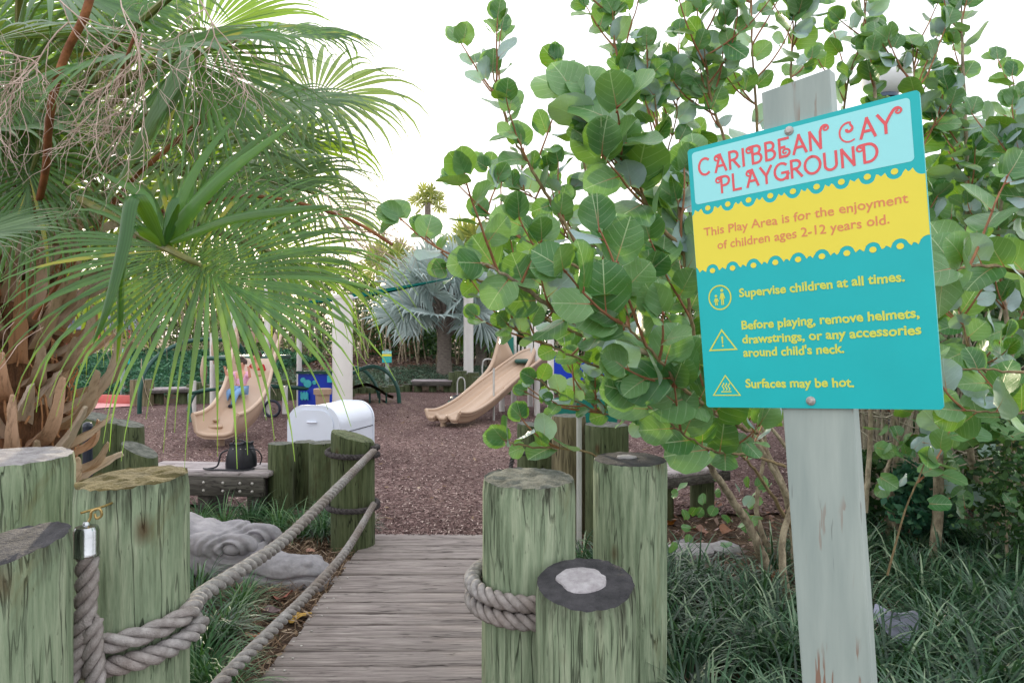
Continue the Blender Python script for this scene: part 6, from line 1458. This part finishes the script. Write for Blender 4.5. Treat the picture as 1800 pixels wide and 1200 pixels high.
RS = [
 ([(1640, 1000, 4.3), (1650, 860, 4.3), (1640, 700, 4.2), (1600, 500, 4.0), (1560, 300, 3.9), (1540, 180, 3.8), (1532, 90, 3.8)], .036, .18, .55, .075, 6),
 ([(1650, 700, 4.0), (1640, 500, 3.9), (1622, 300, 3.8), (1608, 160, 3.7), (1605, 85, 3.7)], .014, .18, .3, .075, 7),
 ([(1740, 950, 4.5), (1700, 750, 4.2), (1700, 500, 4.0), (1700, 300, 3.8), (1692, 100, 3.7), (1690, 10, 3.7)], .024, .18, .4, .075, 8),
 ([(1800, 900, 4.2), (1780, 650, 4.0), (1755, 430, 3.8), (1775, 280, 3.7), (1795, 190, 3.7)], .018, .17, .35, .08, 7),
 ([(1900, 560, 2.9), (1840, 500, 2.7), (1760, 470, 2.45), (1690, 470, 2.35), (1650, 480, 2.3)], .012, .21, .3, .08, 3),
 ([(1900, 640, 2.8), (1800, 655, 2.75), (1720, 648, 2.8), (1650, 655, 2.9)], .008, .15, .7, .12, 1),
 ([(1900, 760, 3.2), (1830, 730, 3.0), (1750, 725, 2.8), (1690, 720, 2.8)], .009, .20, .4, .09, 2),
 ([(1800, 700, 3.6), (1720, 640, 3.4), (1690, 560, 3.3), (1680, 500, 3.3)], .010, .16, .3, .07, 5),
 ([(1900, 500, 3.6), (1830, 380, 3.5), (1800, 300, 3.4), (1790, 260, 3.4)], .012, .18, .2, .07, 6),
 ([(1560, 1010, 3.3), (1590, 900, 3.25), (1615, 840, 3.2), (1630, 800, 3.2)], .006, .14, .55, .08, 1),
 ([(1520, 900, 4.4), (1530, 760, 4.4), (1525, 600, 4.3), (1500, 400, 4.2)], .02, .16, .8, .09, 2),
 ([(1590, 980, 4.6), (1555, 850, 4.6), (1580, 760, 4.6), (1545, 650, 4.6)], .020, .14, .85, .09, 0),
 ([(1700, 960, 4.9), (1725, 860, 4.9), (1700, 760, 4.8), (1740, 640, 4.8)], .018, .14, .8, .09, 1),
 ([(1770, 960, 4.7), (1740, 850, 4.7), (1790, 760, 4.6), (1780, 660, 4.6)], .014, .14, .8, .09, 1),
 ([(1560, 960, 4.8), (1575, 800, 4.8), (1560, 640, 4.7), (1570, 500, 4.6)], .022, .15, .6, .09, 3),
]
sea_grape('sea grape shrub right of the sign with large leaves against the dark thicket', P(1640, 1000, 4.3), RS, [(1620, 200, 1830, 640, 3.8, 4.6, 230, .15), (1600, 640, 1830, 780, 3.6, 4.6, 80, .14), (1540, 740, 1800, 900, 3.8, 5.2, 75, .12)], 8)

# thicket behind
rnd = random.Random(9); t = thing('thicket', (4.0, 6.6, 0), 'dark tangled thicket of thin stems behind the right sea grape', 'thicket'); mb = MB()
for i in range(230):
    y_ = rnd.uniform(4.9, 8.0); px = rnd.uniform(1500, 1900) if i % 3 else rnd.uniform(1400, 1560); x = (px-900)/1200*y_; q = [Vector((x, y_, -.05))]; d_ = Vector((rnd.uniform(-.25, .25), rnd.uniform(-.1, .1), 1))
    for s in range(8): d_ = (d_+Vector((rnd.uniform(-.14, .14), rnd.uniform(-.14, .14), 0))).normalized(); q.append(q[-1]+d_*rnd.uniform(.2, .3))
    mb.tube(q, [rnd.uniform(.008, .022)*(1-.07*s) for s in range(9)], 5, caps=False)
for i in range(150):
    y_ = rnd.uniform(4.6, 7.0); px = rnd.uniform(1500, 1880); q = [P(px, rnd.uniform(700, 900), y_)]; d_ = Vector((rnd.uniform(-1, 1), rnd.uniform(-.4, .4), rnd.uniform(-.4, .6)))
    for s in range(6): d_ = (d_+Vector((rnd.uniform(-.3, .3), rnd.uniform(-.2, .2), rnd.uniform(-.3, .3)))).normalized(); q.append(q[-1]+d_*.12)
    mb.tube(q, [.006*(1-.1*s) for s in range(7)], 4, caps=False)
tag(build(mb, 'stem', M['palestem'], t, ang=None), kind='stuff')
n = 12000; y_ = RNG.uniform(5.2, 8.8, n); px = RNG.uniform(1330, 1920, n); zz = RNG.uniform(0.2, 1, n)**.7*2.7; x = (px-900)/1200*y_; zmax = 2.9-.25*np.abs(x-4.2)
bulk('foliage', leaves_at(np.stack([x, y_, np.minimum(zz, zmax)], 1), .11, .6), M['leafdark'], t)['kind'] = 'stuff'
n = 6000; y_ = RNG.uniform(8.8, 10, n); px = RNG.uniform(1430, 1960, n); x = (px-900)/1200*y_; bulk('foliage', leaves_at(np.stack([x, y_, RNG.random(n)*2.8], 1), .2, .7), M['leafdark'], t)['kind'] = 'stuff'
# bright small-leaved shrub at right edge
tree(1775, 4.0, 0, 1.05, .42, 'small bright green leafy shrub at the right edge of the photo', 'leafdark', 1500, .055, 'shrub', 'shrub', 31, .012, zc=.15, cl=16)
tree(1620, 4.6, 0, .62, .32, 'low dark bluish shrub at the foot of the thicket, right of the sign post', 'leafblue', 900, .075, 'shrub', 'shrub', 33, .01, zc=.12, cl=10)

tree(1500, 5.0, 0, .75, .38, 'low dark leafy shrub just left of the thicket foot, beside the sign post', 'leafdark', 1000, .07, 'shrub', 'shrub', 41, .01, zc=.12, cl=10)
tree(1700, 5.2, 0, .95, .45, 'mid-green leafy shrub at the thicket foot between the thick stem and the right edge', 'leafmid', 1300, .075, 'shrub', 'shrub', 42, .01, zc=.15, cl=12)
# fallen leaves as things
FL = [(495, 1050, .11, (168, 100, 84), 'reddish-brown fallen leaf nearest the crocodile snout', 20), (540, 1078, .12, (214, 168, 62), 'yellow and purple fallen leaf beside the lower rope', 70), (448, 1118, .09, (196, 112, 68), 'small orange-brown fallen leaf left of the lower rope', 10), (490, 1076, .10, (150, 128, 132), 'grey-pink fallen leaf under the reddish-brown one', 100), (385, 1170, .10, (150, 130, 122), 'pale curled fallen leaf at the foot of the wide left bollard', 45),
 (548, 968, .06, (200, 150, 130), 'small pinkish fallen leaf behind the crocodile snout', 30), (1180, 915, .08, (214, 136, 52), 'bright orange fallen leaf under the bench behind the right bollards', 0), (1240, 938, .12, (170, 128, 112), 'large tan-pink fallen leaf under the sea grape', 50), (1285, 930, .11, (150, 104, 80), 'curled orange-brown fallen leaf by the sea grape stems', 130), (1372, 1000, .12, (146, 92, 68), 'reddish fallen leaf at the left side of the sign post', 80),
 (1212, 955, .14, (156, 148, 158), 'lavender-grey fallen leaf on the flat rock', 100), (1635, 965, .17, (168, 112, 66), 'brown rolled fallen leaf right of the sign post among the grass', 150), (1570, 1075, .17, (150, 152, 172), 'large pale lavender fallen leaf lying on the grass right of the sign post', 160), (1520, 1010, .14, (160, 96, 70), 'rusty fallen leaf just right of the sign post', 60), (1595, 962, .12, (176, 110, 70), 'orange-brown fallen leaf under the thin sea grape shoot', 20)]
for i, (px, py, s, c, lb, rz_) in enumerate(FL):
    V, F, UV = leaf_mesh(i % 4); zt = .035 if px != 1570 else .17; p = G(px, py, zt); m_ = Matrix.Rotation(R(rz_), 3, 'Z') @ Matrix.Rotation(R(12*((i % 3)-1)), 3, 'X')
    mb = MB(); mb.add([p+m_ @ (Vector((a, b, z*2.2))*s) for a, b, z in V], F, 0, UV); mt = noisy('fallen_leaf', rgb(*c), rgb(*[int(q*.72) for q in c]), 14, rough=.7, bump=.4, bd=.003); tag(build(mb, 'fallen_leaf', mt, loc=p), lb, 'fallen leaf')
bpy.data.scenes.remove(TMP)
print('objects', len(bpy.data.objects), 'tris', sum(len(m.polygons)*2 for m in bpy.data.meshes))
